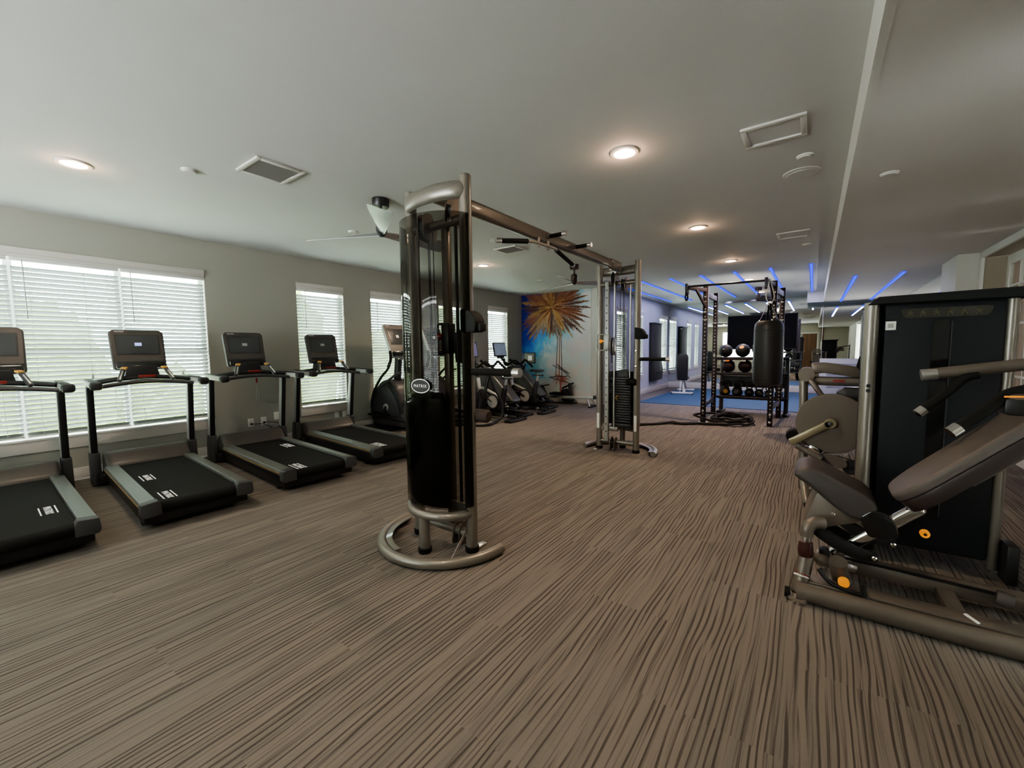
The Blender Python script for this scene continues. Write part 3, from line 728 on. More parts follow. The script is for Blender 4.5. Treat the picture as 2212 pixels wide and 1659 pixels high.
# ------------------------------------------------------------------ dual column cable crossover
cc = thing('cable_crossover', 'tall two-column cable machine with smoked shields and an overhead beam', 'cable machine', (-2.03, 2.0, 0))
def part(mb, name, m, P, T):
    for i in range(len(mb.v)): mb.v[i] = tuple(T @ Vector(mb.v[i]))
    return mb.obj(name, m, P)
def half(a, b, z, n=18, a0=180, a1=360, cx=0, cy=0):
    return [(cx+a*math.cos(R(a0+(a1-a0)*k/n)), cy+b*math.sin(R(a0+(a1-a0)*k/n)), z) for k in range(n+1)]
def tower(T, far):
    P = lambda mb, n, m: part(mb, n, m, cc, T)
    for sg in (-1, 1):
        P(MB().cyl((sg*.248,0,.02), (sg*.248,0,2.385), .039, seg=24), 'upright', PAINT)
        P(MB().lathe([(0,0), (.042,0), (.046,.01), (.046,.035), (.040,.04)], (sg*.248,0,0), 22), 'rubber_foot', RUBBER)
        P(MB().lathe([(.039,2.384), (.036,2.392), (0,2.394)], (sg*.248,0,0), 22), 'end_plug', PAINT)
        if far: P(MB().box((sg*.248,.041,.38), (.035,.003,.20)), 'warning_sticker', STICK)
    P(MB().cyl((0,-.185,.03), (0,-.185,.27), .036, seg=22), 'short_leg', PAINT)
    P(MB().lathe([(0,0), (.04,0), (.044,.01), (.044,.035), (.036,.04)], (0,-.185,0), 22), 'rubber_foot', RUBBER)
    P(MB().tube(half(.25,.20,.262), .03, 14), 'lower_ring', PAINT)
    P(MB().tube(half(.25,.085,2.30), .030, 16, oval=(1,1.8), up=(0,0,1)), 'top_arch', PAINT)
    P(MB().cyl((-.24,0,2.135), (.24,0,2.135), .03, seg=18), 'crossbar', PAINTD)
    P(MB().cyl((-.24,0,.115), (.24,0,.115), .028, seg=18), 'lower_crossbar', PAINT)
    P(MB().span((-.01,-.02,.25), (.225,.02,.31), .005), 'stack_shelf', PAINT)
    P(MB().tube(half(.455,.455,.034,40,178,362,-.035,.07), .033, 16), 'base_ring', PAINT)
    P(MB().prism([(a, b) for a, b, _ in half(.425,.425,0,24,180,262,-.035,.07)]+[(a, b) for a, b, _ in reversed(half(.385,.385,0,24,180,262,-.035,.07))], .045, .053, 'Z'), 'ring_plate', PAINT)
    P(MB().bar((.235,-.03,.16), (.30,-.245,.06), .006, .022), 'brace_strip', SILVER)
    P(MB().bar((.248,.03,.01), (.248,.13,.01), .05, .008, .003), 'floor_tab', SILVER)
    # smoked shield, an open half shell
    n = 28; V = []; F = []
    for (zz) in (.315, 2.155):
        for k in range(n+1):
            a = R(178+184*k/n); V.append((.285*math.cos(a), .205*math.sin(a)+.0, zz))
    for k in range(n): F.append((k, k+1, n+1+k+1, n+1+k))
    P(MB().raw(V, F), 'smoked_shield', SHROUD)
    # opaque lower weight cover just inside the shield
    V = []; F = []; m_ = 20
    for zz in (.32, 1.02):
        for k in range(m_+1):
            a = R(181+ (136*k/m_)); V.append((.268*math.cos(a), .188*math.sin(a), zz))
    for k in range(m_): F.append((k, k+1, m_+2+k, m_+1+k))
    P(MB().raw(V, F), 'stack_cover', BLACKG)
    # oval badge
    if not far:
        by = -.212
        V = []; F = []; K = 40
        for (ra, rb) in ((.084,.045), (.079,.040)):
            for k in range(K): V.append((.03+ra*math.cos(2*PI*k/K), by-.3*(.03+ra*math.cos(2*PI*k/K))*0, 1.10+rb*math.sin(2*PI*k/K)))
        for k in range(K): F.append((k, (k+1) % K, K+(k+1) % K, K+k))
        P(MB().raw(V, F), 'badge_ring', WHITEL)
        V = [(.03, by-.0008, 1.10)]+[(.03+.080*math.cos(2*PI*k/K), by+.0005, 1.10+.041*math.sin(2*PI*k/K)) for k in range(K)]
        P(MB().raw(V, [(0, k+1, (k+1) % K+1) for k in range(K)]), 'badge', BLACKP)
        text_mesh('MATRIX', .026, 'badge_lettering', WHITEL, cc, T @ basis((1,0,0), (0,0,1), (.03, by-.0016, 1.10)), .0002, 1.35)
    # perforated rail
    rx, ry, hd = (.13, .035, 1) if far else (.045, .035, -1)
    P(MB().box((rx, ry, 1.14), (.05,.045,2.04), .006), 'perforated_rail', GREYL if far else PAINTD)
    h = MB()
    for k in range(20): h.cyl((rx, ry+.0225, .25+k*.095), (rx, ry+.0245, .25+k*.095), .009, seg=12)
    P(h, 'rail_holes', BLACKP)
    # pulley carriage with loop handle and orange knob
    P(MB().box((rx, ry, 1.40), (.07,.075,.20), .012), 'carriage', GREYL if far else BLACKM)
    P(MB().tube([(rx+hd*.02,ry+.03,1.50), (rx+hd*.11,ry+.03,1.50), (rx+hd*.13,ry+.03,1.48), (rx+hd*.13,ry+.03,1.32), (rx+hd*.11,ry+.03,1.30), (rx+hd*.02,ry+.03,1.30)], .008, 10, smooth=3), 'carriage_handle', GREYL if far else BLACKM)
    kb = P(MB().lathe([(0,0), (.010,0), (.010,.03), (.022,.04), (.026,.055), (.020,.068), (0,.07)], (0,0,0), 18, 'X'), 'adjust_knob', ORANGE if far else RED)
    for v in kb.data.vertices: w = T.to_3x3().inverted() @ (v.co - T.translation); v.co = T @ Vector((rx+hd*(.035+w.x), ry+w.y, 1.415+w.z))
    # swivel pulley assembly
    pz = 1.34; px = rx-hd*.095
    P(MB().lathe([(.052,-.012), (.062,-.012), (.055,0), (.062,.012), (.052,.012)], (px, ry+.03, pz+.055), 28, 'X'), 'pulley', BLACKP)
    P(MB().lathe([(.040,-.012), (.050,-.012), (.044,0), (.050,.012), (.040,.012)], (px, ry+.03, pz-.055), 26, 'X'), 'pulley', BLACKP)
    pp = rounded([(ry-.02, pz-.10), (ry+.07, pz-.11), (ry+.10, pz), (ry+.085, pz+.09), (ry+.03, pz+.125), (ry-.025, pz+.09)], .03)
    P(MB().prism(pp, px-.020, px-.014, 'X', .002).prism(pp, px+.014, px+.020, 'X', .002), 'pulley_housing', SILVER if far else BLACKM)
    P(MB().cyl((px, ry+.08, pz-.10), (px, ry+.08, pz-.20), .006, seg=8), 'cable_end', CABLEM)
    P(MB().tube([(px,ry+.08,pz-.20), (px+.015,ry+.08,pz-.22), (px,ry+.08,pz-.25), (px-.015,ry+.08,pz-.22)], .004, 8, closed=True, smooth=3), 'carabiner', CHROME)
    # guide rods and cables
    for x, y, r, m_ in ((px+.005,.02,.011,SILVER if far else BLACKM), (-.145,-.04,.011,SILVER if far else PAINTD)): P(MB().cyl((x,y,.30), (x,y,2.13), r, seg=12), 'guide_rod', m_)
    for x, y in ((-.02,-.02), (-.055,-.03), (-.085,.01)): P(MB().cyl((x,y,1.0), (x,y,2.16), .0035, seg=8), 'cable', CABLEM)
    # weight stack
    P(MB().box((-.055,-.055,.335), (.26,.14,.05), .005), 'stack_base', BLACKM)
    for k in range(18):
        P(MB().box((-.055,-.055,.385+k*.0325), (.25 if k < 17 else .22,.13,.029), .004), 'weight_plate', BLACKM)
    P(MB().prism(rounded([(-.14,.95), (.04,.95), (.03,1.04), (-.10,1.06), (-.13,1.02)], .02), -.12, .0, 'Y', .01), 'stack_top', BLACKP)
    P(MB().tube([(-.05,.02,.70), (-.02,.05,.72), (.0,.06,.69), (-.03,.05,.66)], .005, 8, smooth=4), 'selector_pin', BRASS)
    # holders on the tube that is on the -x side (far) / +x side (near)
    s = -1 if far else 1
    x0 = s*.248
    P(MB().prism(rounded([(x0-s*.02,1.43), (x0+s*.10,1.43), (x0+s*.105,1.50), (x0+s*.07,1.555), (x0+s*.01,1.575), (x0-s*.02,1.575)], .025), -.05, .05, 'Y', .01), 'accessory_box', MATTE)
    P(MB().box((x0+s*.118,0,1.46), (.022,.06,.05), .008), 'box_latch', MATTE)
    P(MB().cyl((x0+s*.03,0,1.185), (x0+s*.355,0,1.185), .0225, seg=20), 'grip_bar', RUBBER)
    ge = P(MB().lathe([(0,0), (.027,0), (.028,.01), (.028,.045), (.024,.05)], (0,0,0), 22, 'X'), 'grip_end', SILVER)
    for v in ge.data.vertices:
        w = T.to_3x3().inverted() @ (v.co - T.translation); v.co = T @ Vector((x0+s*(.40-w.x), w.y, w.z+1.185))
    P(MB().lathe([(0,-.06), (.03,-.06), (.042,-.045), (.044,.0), (.042,.05), (.03,.065), (0,.065)], (x0+s*.06 if not far else x0+.05,.045,.90), 24, 'X'), 'foam_roller', FOAMB if not far else RUBBER)
    for z in (1.10, 1.29): P(MB().lathe([(0,.0), (.011,0), (.011,.008), (.006,.012), (0,.012)], (x0,.038,z), 12, 'Y'), 'bolt', CHROME)
    # pulley brackets
    for z, m_ in ((2.20, PAINTD), (.10, PAINTD)):
        q = rounded([(-.05,z-.07), (.09,z-.09), (.10,z+.02), (.03,z+.09), (-.03,z+.06)], .03)
        P(MB().prism(q, px-.03, px-.024, 'X').prism(q, px+.024, px+.03, 'X'), 'pulley_bracket', m_)
        P(MB().lathe([(0,-.014), (.052,-.014), (.044,0), (.052,.014), (0,.014)], (px, .03, z), 24, 'X'), 'pulley', BLACKP)
    q = rounded([(-.08,2.05), (.03,2.03), (.05,2.12), (-.01,2.22), (-.08,2.2)], .03)
    P(MB().prism(q, -.10, -.094, 'X').prism(q, -.05, -.044, 'X'), 'pulley_bracket', PAINTD)
    P(MB().lathe([(0,-.014), (.055,-.014), (.047,0), (.055,.014), (0,.014)], (-.072, -.02, 2.13), 24, 'X'), 'pulley', BLACKP)
tower(Matrix.Identity(4), False)
tower(Matrix.Translation((-.0, 3.13, 0)) @ Matrix.Rotation(PI, 4, 'Z'), True)
MB().bar((0,.20,2.335), (0,2.93,2.335), .062, .105, .026, seg=4).obj('overhead_beam', PAINTD, cc)
for y0, y1 in ((-.03,.30), (2.83,3.16)):
    MB().bar((0,y0,2.335), (0,y1,2.335), .078, .122, .03, seg=4).obj('beam_bracket', PAINT, cc)
for y in (.24, 2.87):
    MB().lathe([(0,0), (.016,0), (.016,.012), (.009,.02), (0,.02)], (.04,y,2.335), 12, 'X').lathe([(0,-.02), (.009,-.02), (.016,-.012), (.016,0), (0,0)], (0,y,2.273), 12).obj('bolt', CHROME, cc)
for y in (1.35, 1.86):
    MB().cyl((.03,y,2.335), (.06,y,2.335), .019, seg=16).obj('grip_mount', PAINTD, cc)
    MB().cyl((.06,y,2.335), (.185,y,2.335), .0185, seg=18).obj('pull_up_grip', RUBBER, cc)
    MB().cyl((.185,y,2.335), (.225,y,2.335), .022, seg=18).obj('grip_end', SILVER, cc)
MB().tube([(.07,.97,2.215), (.09,1.08,2.222), (.075,1.40,2.235), (.05,1.48,2.235)], .013, 12, smooth=6).obj('pull_up_bar', PAINT, cc)
MB().cyl((.03,1.20,2.22), (.03,1.20,2.30), .012).cyl((.03,1.36,2.22), (.03,1.36,2.30), .012).obj('bar_hanger', PAINT, cc)
MB().cyl((.07,.965,2.214), (-.07,.79,2.205), .020, seg=18).obj('pull_up_grip', RUBBER, cc)
MB().cyl((-.07,.79,2.205), (-.098,.755,2.203), .023, seg=18).obj('grip_end', SILVER, cc)
MB().cyl((.05,1.48,2.235), (-.09,2.06,2.215), .020, seg=18).obj('pull_up_grip', RUBBER, cc)
MB().cyl((-.09,2.06,2.215), (-.098,2.10,2.213), .022, seg=18).obj('grip_end', SILVER, cc)

# ------------------------------------------------------------------ seated press machine at the right
pm = thing('press_machine', 'large seated press machine with tall black weight housing at the right edge', 'gym machine', (.0, 2.9, 0))
def Q(x, y, z): return (x, y-2.9, z)      # room coordinates -> machine coordinates
def span(mb, a, b, bev=0.): return mb.span(Q(*a), Q(*b), bev)
# weight housing
hs = span(MB(), (.335,3.37,.10), (.83,3.72,1.565), .02).obj('weight_housing', mat('housing_shell', (.012,.014,.017), .6, 0, .3, bump=.15, scale=150), pm)
MB().prism(rounded([(.545,.30), (.615,.30), (.615,1.46), (.545,1.46)], .02), Q(0,3.362,0)[1], Q(0,3.372,0)[1], 'Y').obj('centre_groove', BLACKG, hs)
MB().bar(Q(.622,3.361,.32), Q(.622,3.361,1.45), .004, .004).obj('groove_edge', CHAR, hs)
MB().prism([(.25,1.56), (.90,1.56), (.93,1.615), (.30,1.605)], Q(0,3.30,0)[1], Q(0,3.78,0)[1], 'Y', .012).obj('top_cap', MATTE, hs)
st = MB().prism(rounded([(.42,1.475), (.76,1.475), (.78,1.53), (.40,1.53)], .02), Q(0,3.360,0)[1], Q(0,3.372,0)[1], 'Y').obj('instruction_strip', mat('smoky_strip', (.045,.043,.035), .25), hs)
for k in range(6):
    x = .445+k*.055
    b = MB(); y = Q(0,3.358,0)[1]; z = 1.503
    b.sph((x, y, z+.012), (.006,.002,.006), u=10, v=6); b.bar((x-.014,y,z+.004), (x+.014,y,z+.002), .004, .004); b.bar((x,y,z+.004), (x-.010,y,z-.018), .004, .005); b.bar((x,y,z+.004), (x+.012,y,z-.016), .004, .005)
    b.obj('figure_icon', mat('gold_icon', (.085,.07,.035), .5), st)
sk = MB().box(Q(.365,3.366,1.435), (.048,.008,.052), .003).obj('sticker', STICK, hs); MB().box(Q(.365,3.3615,1.435), (.026,.002,.026)).obj('sticker_centre', mat('sticker_grey', (.33,.33,.30), .5), sk)
MB().cyl(Q(.275,3.36,.06), Q(.275,3.36,1.575), .036, seg=24).obj('housing_post', PAINT, pm)
MB().cyl(Q(.852,3.40,.06), Q(.852,3.40,1.575), .026, seg=24).obj('housing_post', PAINT, pm)
span(MB(), (.255,3.40,.09), (.335,3.70,1.56), .02).obj('housing_edge', BLACKP, pm)
span(MB(), (.828,3.43,.09), (.875,3.70,1.56), .015).obj('housing_edge', BLACKP, pm)
for z in (1.045, 1.075): MB().lathe([(0,0), (.011,0), (.011,.01), (.006,.014), (0,.014)], Q(.275,3.322,z), 12, 'Y').obj('bolt', BLACKP, pm)
span(MB(), (.88,3.30,.02), (.93,3.42,.24), .012).obj('lower_corner_guard', BLACKP, pm)
# base frame
f = MB(); f.tube([Q(-.03,2.555,.052), Q(.6,2.555,.052), Q(1.35,2.60,.052)], .040, 16, oval=(1,1.15)); f.obj('front_base_tube', PAINTD, pm)
MB().lathe([(0,.0), (.046,0), (.05,.012), (.047,.028), (0,.03)], Q(-.02,2.555,0), 20).obj('chrome_foot', CHROME, pm)
MB().tube([Q(-.08,2.56,.03), Q(-.055,2.56,.03)], .026, 14).obj('rubber_foot', RUBBER, pm)
span(MB(), (.02,2.60,.075), (1.3,2.70,.095), .008).obj('base_plate', PAINTD, pm)
span(MB(), (.05,2.93,.04), (1.30,3.03,.12), .02).obj('rear_base_tube', PAINTD, pm)
MB().bar(Q(.12,2.95,.125), Q(.78,2.90,.125), .014, .012).obj('rod', BLACKM, pm)
MB().cyl(Q(.745,2.88,.12), Q(.80,2.87,.115), .036, seg=20).obj('foam_stop', VINYLB, pm)
span(MB(), (.55,2.62,.02), (.62,3.02,.085), .01).obj('cross_member', PAINTD, pm)
for x in (.60,): MB().bar(Q(x,2.66,.10), Q(x+.03,2.60,.10), .012, .006).obj('label_tab', STICK, pm)
# left upright with sleeve, band and knob
MB().cyl(Q(-.02,2.60,.02), Q(.005,2.66,.20), .036, seg=20).obj('pivot_upright', PAINTD, pm)
MB().cyl(Q(-.009,2.626,.098), Q(-.008,2.630,.106), .0372, seg=20).cyl(Q(-.007,2.632,.112), Q(-.0065,2.634,.115), .0372, seg=20).obj('white_band', STICK, pm)
MB().cyl(Q(-.009,2.628,.106), Q(-.007,2.632,.112), .0374, seg=20).obj('red_band', RED, pm)
MB().lathe([(0,0), (.02,.002), (.034,.02), (.036,.05), (.030,.095), (.02,.10), (0,.10)], Q(.002,2.655,.19), 20).obj('knob', MAROON, pm)
MB().cyl(Q(.002,2.655,.285), Q(.004,2.66,.318), .024, seg=18).obj('chrome_collar', CHROME, pm)
MB().tube([Q(.003,2.66,.312), Q(.008,2.665,.36), Q(.035,2.68,.385), Q(.075,2.70,.385)], .031, 16, smooth=5).obj('elbow', PAINTD, pm)
MB().bar(Q(.04,2.70,.19), Q(.22,2.78,.15), .07, .05, .02).obj('link_arm', PAINTD, pm)
MB().tube([Q(.06,2.62,.165), Q(.10,2.61,.12), Q(.16,2.60,.10), Q(.25,2.60,.09), Q(.255,2.60,.055)], .010, 10, smooth=4).obj('pedal_lever', BLACKM, pm)
MB().tube([Q(.235,2.60,.15), Q(.248,2.60,.06)], .014, 10).sph(Q(.25,2.60,.05), .018, u=12, v=8).obj('lever_grip', BLACKP, pm)
def knob(x, y, z, r, nm='orange_knob'):
    MB().lathe([(0,-.03), (r*.93,-.03), (r,-.024), (r,-.006), (r*.8,0), (0,0)], Q(x,y,z), 24, 'Y').obj(nm, ORANGE, pm)
knob(.165, 2.64, .125, .024)
MB().tube([Q(.14,2.66,.21), Q(.15,2.70,.14), Q(.16,2.72,.10)], .04, 14).obj('slide_base', PAINTD, pm)
knob(.50, 2.96, .345, .020); MB().lathe([(0,-.034), (.007,-.034), (.007,-.03), (0,-.03)], Q(.50,2.96,.345), 12, 'Y').obj('knob_bolt', BLACKP, pm)
# chrome slide carrying the back pad
MB().bar(Q(.115,2.79,.185), Q(.46,2.79,.53), .062, .05, .02, up=(0,1,0), seg=3).obj('chrome_slide', CHROME, pm)
MB().lathe([(0,-.02), (.024,-.02), (.024,.02), (0,.02)], Q(.085,2.74,.215), 16, 'Y').obj('adjust_knob', BLACKP, pm)
# curved black links
def link(pts, y0, y1, w):
    P = catmull([Vector((x,0,z)) for x, z in pts], 6); T = []
    up = []; dn = []
    for i, p in enumerate(P):
        a = P[max(0,i-1)]; b = P[min(len(P)-1, i+1)]; d = (b-a).normalized(); n = Vector((-d.z, 0, d.x)); k = w*(.6+.4*math.sin(PI*i/(len(P)-1)))
        up.append((p.x+n.x*k, p.z+n.z*k)); dn.append((p.x-n.x*k, p.z-n.z*k))
    return MB().prism(up+dn[::-1], Q(0,y0,0)[1], Q(0,y1,0)[1], 'Y', .004)
link([(.02,.345), (.10,.30), (.20,.255), (.30,.245)], 2.72, 2.745, .034).obj('curved_link', BLACKM, pm)
link([(.02,.345), (.10,.30), (.20,.255), (.30,.245)], 2.88, 2.905, .034).obj('curved_link', BLACKM, pm)
link([(.10,.43), (.18,.37), (.27,.325), (.37,.315)], 2.78, 2.80, .03).obj('curved_link', BLACKM, pm)
for x, y, z in ((.115,2.775,.42), (.285,2.715,.247), (.36,2.775,.315), (.035,2.715,.345)): MB().lathe([(0,-.012), (.007,-.012), (.012,-.008), (.012,0), (0,0)], Q(x,y,z), 14, 'Y').obj('bolt', CHROME, pm)
# seat shell plate, seat pad, back pad
MB().prism(rounded([(.04,.53), (-.015,.345), (.045,.315), (.12,.355), (.23,.40), (.2,.5)], .02), Q(0,2.765,0)[1], Q(0,3.05,0)[1], 'Y', .01).obj('seat_plate', PAINTD, pm)
seat = [(-.070,.612), (-.050,.645), (.00,.662), (.06,.648), (.17,.590), (.25,.548), (.295,.505), (.285,.445), (.24,.410), (.19,.420), (.12,.462), (.05,.522), (-.03,.582)]
sp_ = MB().prism(rounded(seat, .02, 3), Q(0,2.74,0)[1], Q(0,3.06,0)[1], 'Y', .022, 3).obj('seat_pad', mat('dark_taupe_vinyl', (.058,.048,.042), .5, bump=.25, scale=80), pm)
MB().prism(rounded([(.22,.44), (.27,.485), (.32,.485), (.36,.44), (.38,.36), (.26,.34)], .025), Q(0,2.735,0)[1], Q(0,2.76,0)[1], 'Y', .006).obj('seat_bracket', BLACKG, pm)
# back pad : long rounded slab inclined 46 degrees
d = Vector((math.cos(R(46)), 0, math.sin(R(46)))); nrm = Vector((-d.z, 0, d.x)); o0 = Vector(Q(.40,2.80,.515))
Mp = Matrix((d, Vector((0,1,0)), -d.cross(Vector((0,1,0))))).transposed().to_4x4(); Mp = Matrix((d, Vector((0,1,0)), nrm)).transposed().to_4x4(); Mp.translation = o0
outl = rounded([(0,-.11), (.12,-.155), (1.0,-.155), (1.0,.155), (.12,.155), (0,.11)], [.07,.05,.05,.05,.05,.07], 6)
MB().prism(outl, .048, .098, 'Z', .020, 4, M=Mp).obj('back_pad', mat('taupe_vinyl', (.105,.088,.078), .5, bump=.25, scale=80), pm)
MB().prism([(a*.99+.006, b*.985) for a, b in outl], -.015, .052, 'Z', .012, 2, M=Mp).obj('back_pad_base', mat('dark_brown_backing', (.035,.024,.02), .45), pm)
MB().bar(tuple(o0+d*.25+nrm*-.03), tuple(o0+d*1.05+nrm*-.03), .06, .06, .015).obj('back_support', PAINTD, pm)
# press arms
def arm(y, x0, z0, x1, z1, sx, sz, ex, ez, k, big):
    MB().tube([Q(x0,y,z0), Q(x0+.30,y,z0+.05), Q(x1,y,z1)], .026 if not big else .03, 18, oval=(1,1.1)).obj('press_arm', PAINTD, pm)
    MB().cyl(Q(x0-.004,y,z0-.001), Q(x0+.055,y,z0+.008), .0265*1.1 if not big else .033, seg=18).obj('arm_cap', SILVER, pm)
    g = MB().tube([Q(sx+.05,y-.01,sz+.022), Q(sx,y-.02,sz), Q((sx+ex)/2+.01,y-.05,(sz+ez)/2+.005), Q(ex,y-.08,ez)], .0205*k, 16, smooth=5).obj('press_grip', RUBBER, pm)
    dd = (Vector(Q(ex,y-.08,ez))-Vector(Q((sx+ex)/2+.01,y-.05,(sz+ez)/2+.005))).normalized(); e0 = Vector(Q(ex,y-.08,ez))
    MB().cyl(tuple(e0-dd*.004), tuple(e0+dd*.032), .0235*k, seg=18).obj('grip_end', CHROME, pm)
arm(2.98, .455, 1.165, 1.40, 1.32, .60, 1.15, .455, .995, 1.0, False)
arm(2.40, .63, 1.10, 1.20, 1.17, .60, 1.125, .465, .995, 1.0, True)
span(MB(), (.595,2.35,1.055), (1.2,2.45,1.135), .02).obj('arm_housing', PAINTD, pm)
span(MB(), (.585,2.345,1.05), (.665,2.455,1.12), .02).obj('arm_stop', BLACKP, pm)
MB().bar(Q(.585,2.343,1.122), Q(.66,2.343,1.126), .006, .006).obj('orange_stripe', ORANGE, pm)
MB().tube([Q(1.35,2.40,1.20), Q(1.40,2.70,1.33), Q(1.38,2.98,1.32)], .032, 14, smooth=4).obj('arm_yoke', PAINTD, pm)
MB().bar(Q(1.36,2.80,.06), Q(1.38,2.82,1.34), .07, .09, .02, up=(0,1,0)).obj('rear_mast', PAINTD, pm)

# ------------------------------------------------------------------ second machine with the round cam
cm = thing('leg_machine', 'taupe gym machine with large round cam plate behind the press machine', 'gym machine', (.1, 4.2, 0))
def q2(x, y, z): return (x-.1, y-4.2, z)
MB().tube([q2(-.065,4.32,1.09), q2(-.045,4.32,.45), q2(-.03,4.28,.18), q2(-.005,4.17,.05), q2(.02,4.13,.03)], .032, 16, smooth=6).obj('front_post', PAINT, cm)
MB().lathe([(0,0), (.042,0), (.046,.01), (.043,.035), (0,.036)], q2(.02,4.13,0), 18).obj('rubber_foot', RUBBER, cm)
MB().cyl(q2(-.045,4.25,1.085), q2(-.045,4.39,1.085), .058, seg=24).obj('pivot_hub', PAINTD, cm)
MB().bar(q2(-.02,4.20,1.05), q2(.075,4.20,.90), .04, .055, .015, up=(0,1,0)).obj('diagonal_strut', PAINTD, cm)
MB().prism(rounded([(-.115,1.18), (-.11,1.085), (-.03,1.10), (.19,1.065), (.205,1.10), (.18,1.155), (.05,1.175), (-.02,1.185)], .02), q2(0,4.26,0)[1], q2(0,4.36,0)[1], 'Y', .012, M=Matrix.Translation((-.0-.0,0,0)) ).obj('upper_housing', PAINTD, cm)
MB().tube([q2(-.03,4.30,1.035), q2(.14,4.30,1.03), q2(.36,4.30,1.035)], .032, 16, oval=(1,1.15)).obj('upper_rail', PAINT, cm)
MB().box(q2(.17,4.262,1.037), (.08,.004,.018)).obj('red_label', RED, cm)
MB().prism(rounded([(.20,1.10), (.235,1.115), (.30,1.065), (.27,1.045)], .008), q2(0,4.24,0)[1], q2(0,4.27,0)[1], 'Y').obj('hinge_plate', CHAR, cm)
MB().tube([q2(.285,4.35,1.07), q2(.315,4.35,1.23)], .022, 14).obj('grip', RUBBER, cm)
MB().lathe([(0,0), (.03,0), (.03,.02), (0,.02)], q2(.285,4.35,1.06), 16).obj('grip_end', CHROME, cm)
# disc
MB().lathe([(0,-.012), (.235,-.012), (.240,-.006), (.240,.006), (.235,.012), (0,.012)], q2(.135,4.18,.70), 64, 'Y').obj('cam_disc', PAINTD, cm)
MB().prism(rounded([(.20,.87), (.265,.955), (.34,.91), (.36,.80), (.30,.78)], .015), q2(0,4.15,0)[1], q2(0,4.165,0)[1], 'Y', .004).obj('cam_lug', PAINTD, cm)
MB().prism(rounded([(.05,.93), (.10,.985), (.34,.985), (.34,.80), (.20,.82)], .03), q2(0,4.26,0)[1], q2(0,4.40,0)[1], 'Y', .02).obj('thigh_pad', VINYL, cm)
MB().bar(q2(.135,4.13,.715), q2(-.135,4.13,.525), .058, .022, .008, up=(0,1,0)).lathe([(0,-.011), (.038,-.011), (.04,-.008), (.04,.008), (.038,.011), (0,.011)], q2(.125,4.13,.708), 24, 'Y').obj('lever_arm', mat('olive_metal', (.30,.26,.17), .35, .5), cm)
MB().lathe([(0,-.03), (.012,-.03), (.026,-.02), (.028,0), (0,0)], q2(.125,4.145,.705), 20, 'Y').obj('axle_cap', CHAR, cm)
MB().lathe([(0,-.06), (.05,-.06), (.056,-.04), (.056,.04), (.05,.06), (0,.06)], q2(-.115,4.25,.565), 24, 'Y').obj('foam_roller', RUBBER, cm)
MB().tube([q2(-.09,4.18,.50), q2(.0,4.18,.455), q2(.08,4.18,.41)], .030, 14).obj('lower_arm', PAINT, cm)
MB().bar(q2(-.01,4.17,.50), q2(.08,4.17,.46), .05, .05, .015).obj('shiny_bracket', CHROME, cm)
for x, z in ((.115,.395), (.275,.36)):
    MB().lathe([(0,-.014), (.060,-.014), (.052,0), (.060,.014), (0,.014)], q2(x,4.20,z), 28, 'Y').obj('pulley', BLACKP, cm)
    MB().lathe([(0,-.022), (.012,-.022), (.012,-.012), (0,-.012)], q2(x,4.20,z), 12, 'Y').obj('bolt', CHROME, cm)
MB().prism(rounded([(-.02,.45), (.03,.46), (.13,.425), (.15,.37), (.10,.34), (.05,.37)], .02), q2(0,4.165,0)[1], q2(0,4.18,0)[1], 'Y').obj('pulley_bracket', PAINTD, cm)
MB().cyl(q2(-.09,4.19,.51), q2(.27,4.19,.42), .0035, seg=8).obj('cable', CABLEM, cm)
MB().bar(q2(.24,4.20,.46), q2(.275,4.20,.37), .03, .02, .005, up=(0,1,0)).obj('pulley_hanger', PAINTD, cm)
MB().span(q2(.0,4.33,.03), q2(.85,4.41,.10), .02).obj('base_tube', PAINTD, cm)
MB().bar(q2(-.04,4.36,.08), q2(-.05,4.36,.60), .06, .06, .015, up=(0,1,0)).obj('rear_post', PAINTD, cm)
MB().bar(q2(.45,4.36,.08), q2(.45,4.36,1.06), .08, .08, .02, up=(0,1,0)).obj('rear_post', PAINTD, cm)

